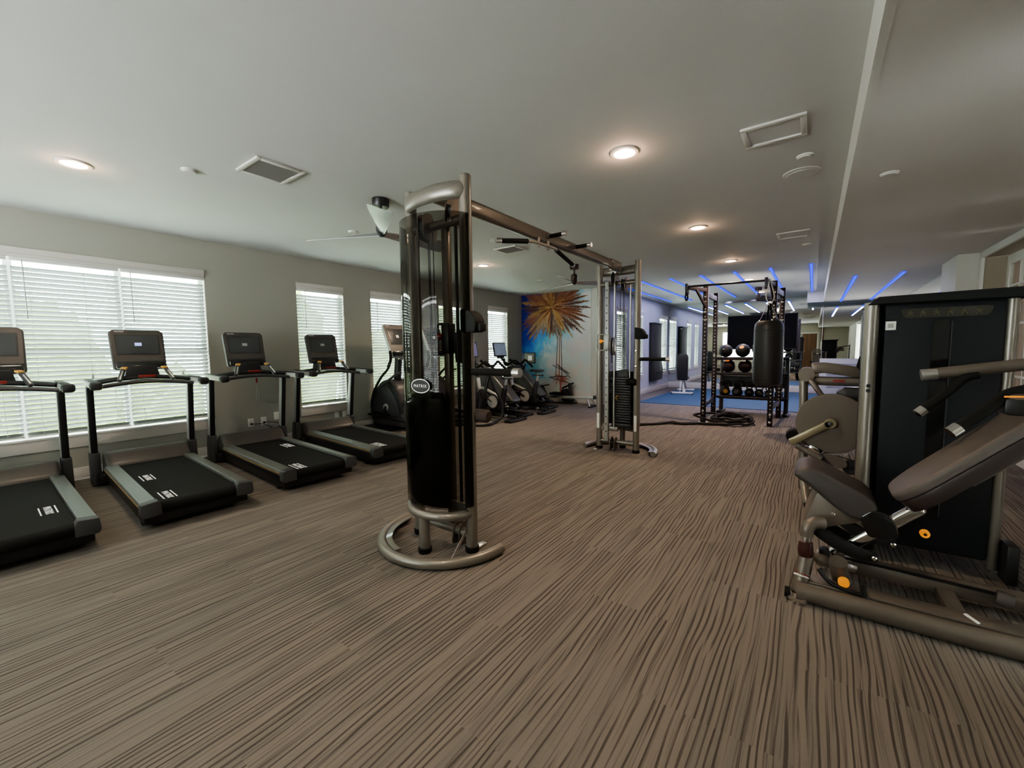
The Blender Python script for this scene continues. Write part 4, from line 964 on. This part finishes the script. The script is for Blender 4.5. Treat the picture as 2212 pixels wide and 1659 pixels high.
# ------------------------------------------------------------------ ellipticals (user faces -x)
def elliptical(label, loc, rear=False):
    t = thing('elliptical_trainer', label, 'elliptical', loc)
    MB().span((-.80,-.30,.0), (-.10,.30,.05), .015).span((-.10,-.06,.02), (.70,.06,.08), .02).span((.55,-.28,0), (.66,.28,.05), .015).obj('base_frame', BLACKM, t)
    hp = rounded([(-.72,.06), (-.76,.35), (-.64,.66), (-.42,.83), (-.22,.86), (-.05,.76), (.06,.55), (.12,.25), (.10,.06)], [.05,.12,.15,.12,.08,.1,.12,.12,.05], 6)
    MB().prism(hp, -.17, .17, 'Y', .045, 4).obj('drive_housing', CHAR, t)
    MB().prism(rounded([(-.20,.84), (-.02,.70), (.08,.48), (.10,.30), (.04,.28), (-.06,.55), (-.24,.74)], .02), -.185, .185, 'Y', .01).obj('housing_trim', BLACKP, t)
    MB().bar((-.22,0,.75), (-.16,0,1.22), .12, .09, .03, up=(0,1,0)).obj('mast', BLACKP, t)
    MB().bar((-.165,0,1.20), (-.13,0,1.29), .16, .10, .02, up=(0,1,0)).obj('console_bracket', SILVER, t)
    console(t, -.04, 1.22, 1.77, .215, .235, R(22), th=.05, shell=GREYL)
    for sg in (-1, 1):
        y = sg*.27
        a = MB().tube([(-.10,y*.8,1.30), (-.06,y*.9,1.18), (-.10,y,1.04), (-.30,y,.88), (-.48,y,.66), (-.57,y,.42), (-.56,y,.22)], [.018,.018,.02,.022,.022,.022,.022], 14, smooth=6).obj('moving_arm', BLACKM if sg < 0 else CHAR, t)
        MB().tube([(-.10,y*.8,1.32), (-.06,y*.9,1.18), (-.10,y,1.06)], .0235, 12, smooth=5).obj('grip', RUBBER, a)
        MB().tube([(-.30,y,.74), (.08,y*.9,.96), (.16,y*.8,.97)], .020, 12).obj('side_handle', CHAR, t)
        p = MB().tube([(-.60,y*.82,.20), (-.40,y*.82,.235), (.25,y*.75,.19), (.60,y*.7,.16)], .026, 12, oval=(1,1.2)).obj('pedal_arm', BLACKM, t)
        MB().prism(rounded([(-.62,y*.9-.09), (-.22,y*.9-.08), (-.22,y*.9+.08), (-.62,y*.9+.09)], .03), .245, .275, 'Z', .008).obj('foot_plate', RUBBER, p)
        MB().bar((-.30,sg*.19,.40), (-.36,sg*.19,.24), .05, .03, .012, up=(0,1,0)).obj('crank', BLACKP, t)
    MB().lathe([(0,-.19), (.05,-.19), (.06,-.175), (.06,.175), (.05,.19), (0,.19)], (-.32,0,.38), 22, 'Y').obj('crank_hub', GREYL, t)
    if rear:
        MB().bar((.88,.33,.93), (.66,.28,.05), .05, .05, .015, up=(0,1,0)).obj('rear_strut', BLACKM, t)
        MB().tube([(.84,.35,.93), (.93,.42,.62), (1.02,.50,.36), (1.04,.48,.12), (1.02,.30,.03), (1.06,.02,.025), (.80,-.18,.03), (.5,-.22,.04)], .024, 12, smooth=7).obj('rear_loop_frame', BLACKM, t)
        MB().cyl((.84,.20,.93), (.86,.42,.93), .024).obj('rear_top_tube', BLACKM, t)
    return t
elliptical('elliptical trainer with rounded grey drive housing, left of the near cable column', (-5.52, 4.62, 0))
elliptical('elliptical trainer seen through the near cable column, with a curved rear frame', (-5.62, 5.55, 0), True)

# ------------------------------------------------------------------ climbers with consoles on arms
def climber(label, loc, scr):
    t = thing('climber_machine', label, 'climber', loc)
    MB().span((-.40,-.22,0), (.95,.22,.05), .015).obj('base_frame', BLACKM, t)
    body = rounded([(-.35,.05), (-.38,.60), (-.28,.92), (-.05,.96), (.22,.80), (.62,.40), (.72,.30), (.66,.22), (.30,.26), (.10,.05)], [.03,.1,.12,.1,.1,.05,.04,.04,.08,.03], 5)
    MB().prism(body, -.15, .15, 'Y', .05, 4).obj('body_shroud', mat('climber_grey', (.075,.078,.078), .35, .3, coat=.2), t)
    MB().tube([(-.05,-.20,.55), (.30,-.20,.42), (.62,-.18,.14)], .035, 12).obj('step_arm', GREYL, t); MB().tube([(-.05,.20,.60), (.30,.20,.38), (.62,.18,.10)], .035, 12).obj('step_arm', GREYL, t)
    for sg, z in ((-1,.16), (1,.12)): MB().prism(rounded([(.45,sg*.19-.08), (.80,sg*.19-.08), (.80,sg*.19+.08), (.45,sg*.19+.08)], .03), z, z+.03, 'Z', .008).obj('step_pedal', BLACKP, t)
    for sg in (-1, 1): MB().tube([(-.34,sg*.10,1.10), (-.24,sg*.20,.99), (-.10,sg*.25,.98), (.04,sg*.22,1.07), (.14,sg*.20,1.02), (.28,sg*.18,.92)], .026, 12, smooth=6).obj('handlebar', RUBBER, t)
    MB().tube([(-.50,0,1.13), (-.38,0,1.02), (-.18,0,.96)], .022, 12, smooth=4).obj('console_arm', BLACKM, t)
    M = Matrix.Translation((-.50,0,1.17)) @ Matrix.Rotation(-R(10), 4, 'Y')
    c = MB().prism(rounded([(-.235,0), (.235,0), (.235,.33), (-.235,.33)], .012), -.03, 0, 'X', .006, M=M).obj('console', BLACKP, t)
    MB().prism([(-.212,.022), (.212,.022), (.212,.308), (-.212,.308)], 0, .003, 'X', M=M).obj('screen', scr, c)
    MB().prism(rounded([(-.10,-.05), (.10,-.05), (.12,.0), (-.12,.0)], .01), -.05, .01, 'X', .008, M=M).obj('console_base', BLACKP, c)
    return t
SCR2 = mat('lit_screen_purple', (.12,.10,.2), .2, emis=(.30,.26,.45), estr=.10, var=.7, scale=9)
climber('cardio climber with lit blue-grey screen in front of the last left window', (-5.62, 8.05, 0), SCRON)
climber('cardio climber with purple screen just right of the near cable column', (-5.50, 6.84, 0), SCR2)

# ------------------------------------------------------------------ indoor bikes
def bike(label, loc):
    t = thing('spin_bike', label, 'exercise bike', loc)
    MB().prism(rounded([(-.42,.46), (-.34,.56), (.0,.36), (.14,.34), (.22,.62), (.30,.62), (.22,.22), (.10,.16), (-.05,.20)], .03), -.035, .035, 'Y', .015).obj('frame', BLACKM, t)
    MB().bar((-.44,0,.12), (-.34,0,.56), .055, .08, .02, up=(0,1,0)).bar((-.50,0,.09), (.50,0,.07), .06, .06, .02).obj('lower_frame', BLACKM, t)
    MB().lathe([(0,-.025), (.17,-.025), (.215,-.02), (.22,-.012), (.22,.012), (.215,.02), (.17,.025), (0,.025)], (-.46,.0,.30), 40, 'Y').obj('flywheel', CHAR, t)
    c = MB().lathe([(0,-.012), (.118,-.012), (.125,-.005), (.125,.008), (0,.01)], (0,-.055,.34), 36, 'Y').obj('crank_disc', SATIN, t)
    MB().lathe([(.120,-.016), (.142,-.016), (.146,-.004), (.146,.012), (.120,.012), (.120,-.016)], (0,-.055,.34), 36, 'Y').obj('disc_rim', BLACKP, c)
    for sg, dx, dz in ((-1,-.15,.085), (1,.15,-.085)):
        k = MB().bar((0,sg*.085,.34), (dx,sg*.095,.34+dz), .016, .03, .006, up=(0,1,0)).obj('crank_arm', BLACKP, t)
        MB().box((dx, sg*.145, .34+dz), (.10,.08,.022), .006).obj('pedal', BLACKP, k)
        MB().tube([(dx-.04,sg*.145,.34+dz+.01), (dx-.045,sg*.145,.34+dz+.06), (dx+.02,sg*.145,.34+dz+.065), (dx+.045,sg*.145,.34+dz+.01)], .008, 8, smooth=3).obj('toe_cage', CHAR, k)
    MB().bar((.17,0,.22), (.275,0,.665), .055, .075, .02, up=(0,1,0)).obj('seat_tube', BLACKM, t)
    MB().bar((.27,0,.64), (.30,0,.775), .032, .05, .01, up=(0,1,0)).obj('seat_post', SATIN, t)
    s = MB().bar((.17,0,.785), (.43,0,.785), .03, .022, .006).obj('seat_slider', BLACKM, t); MB().box((.31,0,.802), (.12,.034,.022), .005).obj('slider_clamp', SATIN, s)
    MB().bar((.24,0,.80), (.26,0,.855), .02, .03, .006, up=(0,1,0)).obj('saddle_stem', CHAR, t)
    MB().prism(rounded([(.10,-.025), (.20,-.035), (.33,-.10), (.40,-.09), (.40,.09), (.33,.10), (.20,.035), (.10,.025)], .02, 4), .855, .905, 'Z', .02, 3).obj('saddle', VINYL, t)
    MB().bar((-.36,0,.52), (-.40,0,.78), .045, .075, .012, up=(0,1,0)).obj('handlebar_post', SATIN, t)
    MB().tube([(-.18,-.20,.90), (-.42,-.21,.88), (-.50,-.10,.86), (-.42,0,.82), (-.50,.10,.86), (-.42,.21,.88), (-.18,.20,.90)], .016, 12, smooth=5).obj('handlebar', RUBBER, t)
    MB().span((.42,-.27,0), (.58,.27,.05), .02).obj('rear_foot', BLACKM, t); MB().span((-.66,-.26,0), (-.54,.26,.05), .02).obj('front_foot', BLACKM, t)
    MB().lathe([(0,-.01), (.03,-.01), (.03,.01), (0,.01)], (.30,-.05,.09), 18, 'Y').obj('frame_bolt', SILVER, t)
    return t
bike('indoor cycling bike with black saddle, in front of the palm mural', (-4.96, 7.40, 0))
bike('indoor cycling bike nearest the cable column, partly behind its padded grip', (-4.94, 6.27, 0))

# ------------------------------------------------------------------ rowing machine
rw = thing('rowing_machine', 'rowing machine with long low rail under the palm mural', 'rowing machine', (-5.0, 8.75, 0))
MB().bar((-.42,0,.17), (1.02,0,.205), .05, .065, .01).obj('rail', GREYL, rw)
MB().prism(rounded([(-.86,.02), (-.90,.32), (-.72,.52), (-.50,.42), (-.36,.20), (-.28,.04)], [.03,.08,.1,.08,.05,.03], 5), -.11, .11, 'Y', .03, 3).obj('fan_housing', BLACKP, rw)
MB().span((-.95,-.28,0), (-.86,.28,.05), .015).obj('front_foot', BLACKM, rw)
MB().bar((.86,-.10,.17), (.95,-.16,.02), .03, .03, .008).bar((.86,.10,.17), (.95,.16,.02), .03, .03, .008).obj('rear_leg', GREYL, rw)
MB().box((.965,0,.014), (.06,.44,.028), .01).obj('rear_foot', RUBBER, rw)
MB().box((1.0,0,.22), (.06,.09,.08), .012).obj('rail_end', BLACKP, rw)
MB().prism(rounded([(-.10,.235), (.20,.235), (.22,.285), (.10,.262), (-.02,.265), (-.12,.29)], .015), -.15, .15, 'Y', .01).obj('seat', RUBBER, rw)
for sg in (-1, 1): MB().bar((-.36,sg*.16,.16), (-.50,sg*.16,.42), .11, .03, .01, up=(1,0,0)).obj('footrest', BLACKP, rw)
MB().tube([(-.34,-.23,.44), (-.34,.23,.44)], .014, 10).obj('handle', RUBBER, rw)
MB().tube([(-.72,0,.46), (-.90,-.02,.80), (-.84,-.03,1.0)], .016, 10, smooth=5).obj('monitor_arm', BLACKM, rw)
mo = MB().box((-.72,-.05,1.11), (.33,.03,.27), .008).obj('monitor', BLACKP, rw)
MB().box((-.72,-.067,1.11), (.28,.004,.225)).obj('monitor_face', mat('monitor_grey', (.17,.165,.14), .4), mo); MB().box((-.70,-.070,1.11), (.12,.003,.12)).obj('paper_note', STICK, mo)
# folded black frame by the mural (bench legs)
fb = thing('folded_frame', 'thin black tube frame standing against the mural beside the rowing machine', 'frame', (-4.85, 9.04, 0))
MB().tube([(-.42,0,.93), (.05,0,.72), (-.30,0,.95), (.08,.0,.62)], .008, 8).tube([(-.50,0,.63), (.0,0,.66)], .008, 8).tube([(-.50,0,.62), (.02,0,.50)], .008, 8).obj('thin_struts', BLACKM, fb)
MB().bar((-.15,0,.36), (.16,0,.50), .05, .04, .01).bar((.06,0,.50), (.10,0,.02), .06, .10, .02, up=(0,1,0)).obj('post', BLACKM, fb)
MB().prism(rounded([(-.12,.06), (.18,.06), (.16,.14), (.02,.17), (-.02,.36), (-.14,.34)], .03), -.09, .07, 'Y', .02).obj('block', BLACKP, fb)
MB().span((-.14,-.16,0), (.20,.14,.03), .01).obj('foot', BLACKM, fb)

# ------------------------------------------------------------------ pull-up rack with perforated uprights
rk = thing('pull_up_rack', 'black half rack with perforated posts and a front pull-up bar', 'rack', (-1.05, 8.5, 0))
def K(x, y, z): return (x+1.05, y-8.5, z)
HOLE = mat('hole_light', (.45,.45,.42), .6)
PURP = mat('black_purple_metal', (.030,.022,.026), .38, .3)
posts = [(-1.555,7.93), (-1.60,9.10), (-.555,8.05), (-.50,9.12)]
for i, (x, y) in enumerate(posts):
    p = MB().span(K(x-.04,y-.035,0), K(x+.04,y+.035,2.375), .004).obj('upright', PURP, rk)
    h = MB()
    for k in range(32): h.lathe([(0,-.002), (.0115,-.002), (.0115,.001), (0,.001)], K(x,y-.0355,.16+k*.065), 10, 'Y')
    h.obj('post_holes', HOLE, p)
    b = MB()
    for z in ((.20,.07,1.93,2.06,2.33,2.19) if i % 2 == 0 else (2.30,2.12,.30,1.16)): b.lathe([(0,-.012), (.014,-.012), (.022,-.006), (.022,0), (0,0)], K(x,y-.036,z), 14, 'Y')
    b.obj('bolt_heads', CHROME, p)
    MB().span(K(x-.07,y-.06,0), K(x+.07,y+.06,.008), .002).obj('floor_plate', PURP if i != 0 else GREYL, p)
    MB().box(K(x,y-.037,1.80), (.06,.003,.022)).obj('height_label', HOLE, p)
for (xa, ya), (xb, yb) in ((posts[0], posts[1]), (posts[2], posts[3])):
    MB().bar(K(xa,ya+.03,2.24), K(xb,yb-.03,2.26), .05, .09, .006).obj('side_beam', PURP, rk)
    MB().bar(K(xa,ya+.03,.30), K(xb,yb-.03,.30), .05, .07, .006).obj('side_beam', PURP, rk)
for x, y, xe in ((-1.555,7.93,-1.74), (-.555,8.05,-.62)):
    MB().bar(K(x,y-.02,2.30), K(xe,y-.50,2.31), .045, .06, .006).obj('bar_arm', PURP, rk)
    MB().bar(K(x,y-.03,2.02), K(x+(xe-x)*.5,y-.30,2.29), .03, .045, .004).obj('gusset', PURP, rk)
    MB().prism(rounded([(y-8.5-.55,2.20), (y-8.5-.44,2.20), (y-8.5-.42,2.37), (y-8.5-.57,2.37)], .02), xe+1.05-.03, xe+1.05+.01, 'X', .004).obj('bar_plate', PURP, rk)
MB().cyl(K(-1.74,7.42,2.325), K(-.62,7.54,2.325), .0165, seg=16).obj('pull_up_bar', PURP, rk)
MB().tube([K(-1.755,7.42,2.22), K(-1.775,7.42,2.15), K(-1.755,7.42,2.10), K(-1.735,7.42,2.15)], .012, 10, closed=True, smooth=4).obj('hanging_loop', RUBBER, rk)
for z in (1.10, .80, .345):
    MB().bar(K(-1.60,9.14,z), K(-.50,9.16,z), .05, .045, .006).obj('cross_beam', PURP, rk)
# storage shelves behind
sr = thing('storage_rack', 'black three-tier storage rack holding medicine balls and kettlebells', 'rack', (-1.0, 9.45, 0))
def S(x, y, z): return (x+1.0, y-9.45, z)
for x in (-1.52, -.40):
    MB().bar(S(x,9.48,0), S(x,9.52,1.06), .075, .10, .03, up=(0,1,0), seg=3).obj('leg', PAINTD if x < -1 else CHAR, sr)
    MB().span(S(x-.05,9.22,0), S(x+.05,9.72,.05), .015).obj('foot', BLACKM, sr)
for z in (1.105, .80, .335):
    s = MB(); s.span(S(-1.56,9.26,z-.04), S(-.36,9.30,z+.01), .006); s.span(S(-1.56,9.60,z-.04), S(-.36,9.64,z+.01), .006); s.span(S(-1.56,9.29,z-.02), S(-.36,9.61,z-.012))
    s.obj('shelf', BLACKM, sr)
for k in range(5): MB().box(S(-1.44+k*.16,9.255,1.05), (.09 if k == 2 else .05,.004,.025)).obj('shelf_label', WHITE, sr)
MB().span(S(-1.5,9.45,.52), S(-.42,9.50,.74), .01).obj('back_panel', BLACKM, sr)
# medicine balls
BRED = mat('ball_maroon_rubber', (.045,.018,.018), .5, bump=.5, scale=90)
BBLK = mat('ball_black_rubber', (.016,.016,.016), .5, bump=.5, scale=90)
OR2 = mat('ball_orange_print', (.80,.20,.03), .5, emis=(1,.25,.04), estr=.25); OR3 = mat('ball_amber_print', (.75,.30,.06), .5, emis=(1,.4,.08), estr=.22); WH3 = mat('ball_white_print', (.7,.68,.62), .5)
def ball(x, z, r, m, pm_, ang, lab):
    t = thing('medicine_ball', lab, 'ball', (x, 9.44, z+r))
    MB().sph((0,0,0), r, u=32, v=20).obj('shell', m, t)
    MB().tube([(r*1.002*math.cos(2*PI*k/24), r*1.002*math.sin(2*PI*k/24), 0) for k in range(24)], .003, 6, closed=True).obj('seam', BLACKP, t)
    d = Vector((math.sin(R(ang[0]))*math.cos(R(ang[1])), -math.cos(R(ang[0]))*math.cos(R(ang[1])), math.sin(R(ang[1]))))
    V = [tuple(d*(r*1.006))]; K_ = 24; u = d.cross(Vector((0,0,1))).normalized(); w = u.cross(d); rad = r*ang[2]; F = [(0, k+1, (k+1) % K_+1) for k in range(K_)]
    for j in range(1, 6):
        for k in range(K_):
            p = d*r+u*rad*j/5*math.cos(2*PI*k/K_)+w*rad*.8*j/5*math.sin(2*PI*k/K_); V.append(tuple(p.normalized()*r*1.007))
        if j < 5: F += [(1+(j-1)*K_+k, 1+j*K_+k, 1+j*K_+(k+1) % K_, 1+(j-1)*K_+(k+1) % K_) for k in range(K_)]
    MB().raw(V, F).obj('print', pm_, t)
ball(-1.455, 1.117, .128, BBLK, WH3, (-10,18,.13), 'black medicine ball with small white mark, leftmost on the top shelf')
ball(-1.15, 1.117, .132, BBLK, OR3, (-5,32,.33), 'medicine ball with orange oval on top, second from left on the top shelf')
ball(-.83, 1.117, .165, BBLK, OR2, (2,38,.36), 'largest medicine ball with bright orange lettering patch, beside the punching bag')
ball(-1.40, .812, .128, BRED, OR2, (-8,60,.30), 'maroon medicine ball with orange top, leftmost on the middle shelf')
ball(-1.10, .812, .125, BRED, WH3, (5,55,.12), 'maroon medicine ball, second from left on the middle shelf')
ball(-.80, .812, .125, BBLK, WH3, (10,55,.2), 'black medicine ball half hidden by the punching bag on the middle shelf')
def kettlebell(x, y, r, rot, lab, m):
    t = thing('kettlebell', lab, 'kettlebell', (x, y, .347), rot)
    MB().lathe([(0,0), (r*.6,0), (r*.92,r*.35), (r,r*.85), (r*.85,r*1.45), (r*.45,r*1.8), (0,r*1.86)], seg=26).obj('body', m, t)
    MB().tube([(-r*.45,0,r*1.55), (-r*.78,0,r*2.1), (-r*.72,0,r*2.55), (0,0,r*2.72), (r*.72,0,r*2.55), (r*.78,0,r*2.1), (r*.45,0,r*1.55)], r*.17, 12, smooth=5).obj('handle', CHAR, t)
    MB().lathe([(0,0), (r*.4,0), (r*.4,.004), (0,.004)], (0,-r*1.0,r*.85), 16, 'Y').obj('weight_mark', BRASS if 'gold' in lab else CHAR, t)
kx = [(-1.45,.105,.3,'rounded kettlebell with gold front mark, leftmost on the lowest shelf', mat('bronze_iron', (.07,.05,.035), .4, .5)), (-1.22,.10,-.2,'black kettlebell, second from left on the lowest shelf', BLACKM), (-1.01,.085,.9,'black kettlebell, third from left on the lowest shelf', BLACKM), (-.84,.08,.4,'black kettlebell, fourth from left on the lowest shelf', BLACKM), (-.68,.075,-.5,'black kettlebell on the lowest shelf just left of the bag bottom', BLACKM), (-.52,.07,.6,'black kettlebell at the right end of the lowest shelf', BLACKM)]
for x, r, ro, l, m in kx: kettlebell(x, 9.42, r, ro, l, m)

# heavy bag
hb = thing('punching_bag', 'black cylindrical punching bag hanging from the rack arm on white straps', 'punching bag', (-.60, 7.40, 0))
BX, BY = .035, 0
MB().lathe([(0,.735), (.15,.735), (.185,.76), (.195,.80), (.197,1.2), (.195,1.60), (.185,1.66), (.15,1.705), (0,1.712)], (BX,BY,0), 40).obj('bag_body', VINYL, hb)
for z in (.84, 1.56): MB().lathe([(.1965,z-.008), (.1985,z-.006), (.1985,z+.006), (.1965,z+.008), (.1965,z-.008)], (BX,BY,0), 40).obj('stitched_band', BLACKP, hb)
ST = mat('pale_strap', (.62,.60,.55), .6)
for a in (20, 110, 200, 290):
    ca, sa = math.cos(R(a)), math.sin(R(a))
    MB().bar((BX+.13*ca,BY+.13*sa,1.70), (BX+.035*ca*.5,BY+.035*sa*.5,1.96), .03, .006).obj('bag_strap', MAROON if a in (200,) else BLACKP, hb)
    MB().lathe([(0,0), (.012,0), (.012,.012), (0,.014)], (BX+.13*ca,BY+.13*sa,1.706), 12).obj('rivet', CHROME, hb)
MB().tube([(BX,BY,1.95), (BX-.05,BY,2.06), (BX-.035,BY+.06,2.20), (BX-.02,BY+.10,2.335), (BX+.02,BY+.06,2.20), (BX+.055,BY,2.05)], .008, 8, closed=True, smooth=4).obj('sling', ST, hb)
MB().lathe([(.016,-.006), (.03,-.006), (.03,.006), (.016,.006), (.016,-.006)], (BX,BY,1.965), 18, 'Y').obj('swivel_ring', CHROME, hb)

# wall mounted screen on the far mirror
tv = thing('television', 'large black flat screen mounted on the far mirror behind the rack', 'television', (-1.30, 14.43, 0))
MB().span((-.895,-.02,1.25), (.895,.02,2.265), .008).obj('housing', BLACKP, tv)
MB().span((-.875,-.023,1.27), (.875,-.019,2.245)).obj('screen', mat('tv_screen', (.003,.003,.003), .55, spec=.12), tv)
MB().span((-.2,.02,1.6), (.2,.0575,1.9), .004).obj('wall_bracket', BLACKM, tv)
cb = MB().span((-.32,-.03,2.29), (.36,.03,2.325), .008).obj('camera_bar', BLACKP, tv); MB().span((.22,-.02,2.32), (.30,.02,2.40), .008).obj('camera', CHAR, cb)

# adjustable bench in the far room
bn = thing('weight_bench', 'adjustable bench with upright black backrest and white base on blue floor', 'bench', (-3.02, 12.5, .010), R(8))
MB().bar((-.28,-.12,.035), (.30,-.12,.035), .05, .05, .01).obj('base_bar', WHITE, bn)
for x in (-.27, .29): MB().cyl((x,-.15,.02), (x,-.09,.02), .02).obj('wheel', BLACKP, bn)
MB().bar((.05,-.1,.05), (-.02,1.0,.06), .06, .05, .01).obj('base_spine', WHITE, bn); MB().bar((-.24,1.0,.03), (.24,1.0,.03), .05, .05, .01).obj('base_bar', WHITE, bn)
MB().bar((.02,.05,.06), (.0,.30,.40), .05, .05, .01).bar((.02,.75,.08), (.0,.45,.40), .05, .05, .01).obj('support_strut', GREYL, bn)
MB().bar((-.05,.05,.42), (-.06,.0,.0+.06), .03, .03, .008, up=(1,0,0)).obj('side_strut', WHITE, bn)
MB().prism(rounded([(-.14,.38), (.14,.38), (.15,1.06), (.11,1.14), (-.11,1.14), (-.15,1.06)], .04, 4), 0, .07, 'Y', .02, 3, M=Matrix.Translation((0,.02,0)) @ Matrix.Rotation(R(5), 4, 'X')).obj('backrest', VINYL, bn)
MB().prism(rounded([(-.13,.18), (.13,.18), (.14,.55), (-.14,.55)], .04, 4), .40, .46, 'Z', .02, 3).obj('seat', VINYL, bn)

# black exercise pad hanging on the blue wall
wp = thing('wall_pad', 'tall black padded mat hanging on the blue wall between the window blinds', 'pad', (XC, 12.88, 0))
MB().prism(rounded([(.02,.33), (.17,.36), (.20,.62), (.14,1.0), (.13,1.5), (.13,2.04), (.02,2.05)], .02), -.40, .40, 'Y', .015).obj('pad', mat('pad_charcoal', (.024,.021,.021), .6), wp)
MB().span((.0,-.41,2.03), (.16,.41,2.07), .008).obj('hanger', BLACKP, wp)
MB().tube([(.02,.44,1.98), (.14,.46,1.985), (.15,.62,1.98)], .004, 8).obj('hook_rod', CHROME, wp)

# battle rope on the carpet
rp = thing('battle_rope', 'thick black rope lying on the carpet and coiled at the rack foot', 'rope', (-1.6, 7.6, 0))
pts = [(-2.48,6.92,.02), (-2.32,7.04,.02), (-2.16,7.25,.02), (-2.02,7.42,.028), (-1.90,7.40,.03), (-1.80,7.52,.02), (-1.62,7.62,.02), (-1.45,7.60,.03), (-1.30,7.70,.02), (-1.16,7.78,.02)]
cyc = []
for k in range(64):
    a = R(-110+k*22); rr = 1-.004*k+.05*math.sin(k*1.7)
    cyc.append((-1.13+.33*rr*math.cos(a)+.03*math.sin(k*.6), 8.12+.42*rr*math.sin(a), .025+.0014*k+.012*(k % 3)))
rest = [(-1.35,8.28,.12), (-1.52,8.14,.14), (-1.66,7.98,.13), (-1.68,7.84,.13), (-1.56,7.80,.10), (-1.42,7.82,.06), (-1.30,7.90,.05)]
def off(L_): return [(x+1.6, y-7.6, z) for x, y, z in L_]
MB().tube(off(pts+cyc+rest), .0185, 10, smooth=4).obj('rope', ROPE, rp)
MB().tube(off([(-2.44,6.98,.02), (-2.30,7.10,.022), (-2.20,7.16,.02), (-2.05,7.36,.02), (-1.95,7.48,.035), (-1.80,7.44,.02), (-1.64,7.56,.02), (-1.5,7.66,.025), (-1.2,7.72,.02)]), .0185, 10, smooth=4).obj('rope_return', ROPE, rp)

# ------------------------------------------------------------------ lights
def area(name, loc, rot, sx, sy, e, col, spread=180):
    l = bpy.data.lights.new(name, 'AREA'); l.shape = 'RECTANGLE'; l.size = sx; l.size_y = sy; l.energy = e; l.color = col; l.spread = R(spread)
    o = bpy.data.objects.new(name, l); COL.objects.link(o); o.location = loc; o.rotation_euler = rot; return o
for i, w in enumerate(WL):
    a = area('window_portal', (XL-.17, (w[0]+w[1])/2, (w[2]+w[3])/2), (0, R(-90), 0), w[3]-w[2], w[1]-w[0], 1, (1,1,1)); a.data.cycles.is_portal = True
for i, w in enumerate(WC):
    a = area('window_portal', (XC-.17, (w[0]+w[1])/2, (w[2]+w[3])/2), (0, R(-90), 0), w[3]-w[2], w[1]-w[0], 1, (1,1,1)); a.data.cycles.is_portal = True
def ceiling_fill(loc, aim, e, ang=140, col=(1,.97,.9)):
    l = bpy.data.lights.new('ceiling_fill', 'SPOT'); l.energy = e; l.color = col; l.spot_size = R(ang); l.spot_blend = 1; l.shadow_soft_size = .02
    o = bpy.data.objects.new('ceiling_fill', l); COL.objects.link(o); o.location = loc
    o.rotation_euler = (Vector(aim)-Vector(loc)).to_track_quat('-Z', 'Y').to_euler()
ceiling_fill((.9, 13.9, 1.05), (.5, 9.0, 2.45), 45); ceiling_fill((-1.0, 9.45, 1.5), (-1.6, 11.0, 2.7), 24)  # added fill spots that lighten the far ceilings, no such fixtures there
def spot(x, y, z, e, col=(1,.74,.52), ang=150):
    l = bpy.data.lights.new('downlight_beam', 'SPOT'); l.energy = e; l.color = col; l.spot_size = R(ang); l.spot_blend = .9; l.shadow_soft_size = .06
    o = bpy.data.objects.new('downlight_beam', l); COL.objects.link(o); o.location = (x, y, z)
for x, y, _ in DL: spot(x, y, ZC-.03, 24 if y < 1 else (60 if y in (5.53, 7.81) else 36))
for x, y, _ in DL:
    l = bpy.data.lights.new('downlight_halo', 'POINT'); l.energy = .9; l.color = (1,.62,.38); l.shadow_soft_size = .03
    o = bpy.data.objects.new('downlight_halo', l); COL.objects.link(o); o.location = (x, y, ZC-.07)
for x in xs + [.5, 1.08]:
    z = ZC if x < XS else ZL
    area('led_glow', (x, 11.2, z-.03), (0,0,0), .04, 4.3, 5.5, (.62,.62,1))
# fill lamp added behind the camera, outside the made-up back window
area('rear_fill', (-3.35, YB-.35, 1.5), (R(90), 0, 0), 3.8, 2.1, 120, (1,.99,.95))
area('window_fill', (XL+.05, 2.0, 1.5), (0, R(-90), 0), .01, .01, 0, (1,1,1)) if False else None

W = bpy.data.worlds.new('World'); SC.world = W; W.use_nodes = True
nt = W.node_tree; bg = nt.nodes['Background']
bg.inputs[0].default_value = (.90,.98,.97,1); bg.inputs[1].default_value = 13.5

# ------------------------------------------------------------------ camera
cam = bpy.data.cameras.new('Camera'); co = bpy.data.objects.new('Camera', cam); COL.objects.link(co); SC.camera = co
cam.sensor_fit = 'HORIZONTAL'; cam.sensor_width = 36; cam.lens = 904.5/2212*36; cam.clip_end = 200; cam.clip_start = .05
yaw, pitch, roll = .6247, .0816, .0123
fw = Vector((-math.sin(yaw)*math.cos(pitch), math.cos(yaw)*math.cos(pitch), -math.sin(pitch)))
r0 = Vector((math.cos(yaw), math.sin(yaw), 0)); d0 = fw.cross(r0)
rt = r0*math.cos(roll)+d0*math.sin(roll); dn = -r0*math.sin(roll)+d0*math.cos(roll)
Mc = Matrix((rt, -dn, -fw)).transposed().to_4x4(); Mc.translation = (0, 0, 1.32)
co.matrix_world = Mc

cy = SC.cycles
cy.use_denoising = True; cy.max_bounces = 8; cy.diffuse_bounces = 4; cy.glossy_bounces = 5; cy.transparent_max_bounces = 12; cy.transmission_bounces = 4
cy.sample_clamp_indirect = 6; cy.caustics_reflective = False; cy.caustics_refractive = False
SC.view_settings.view_transform = 'AgX'; SC.view_settings.look = 'AgX - Medium High Contrast'
SC.view_settings.exposure = 1.5
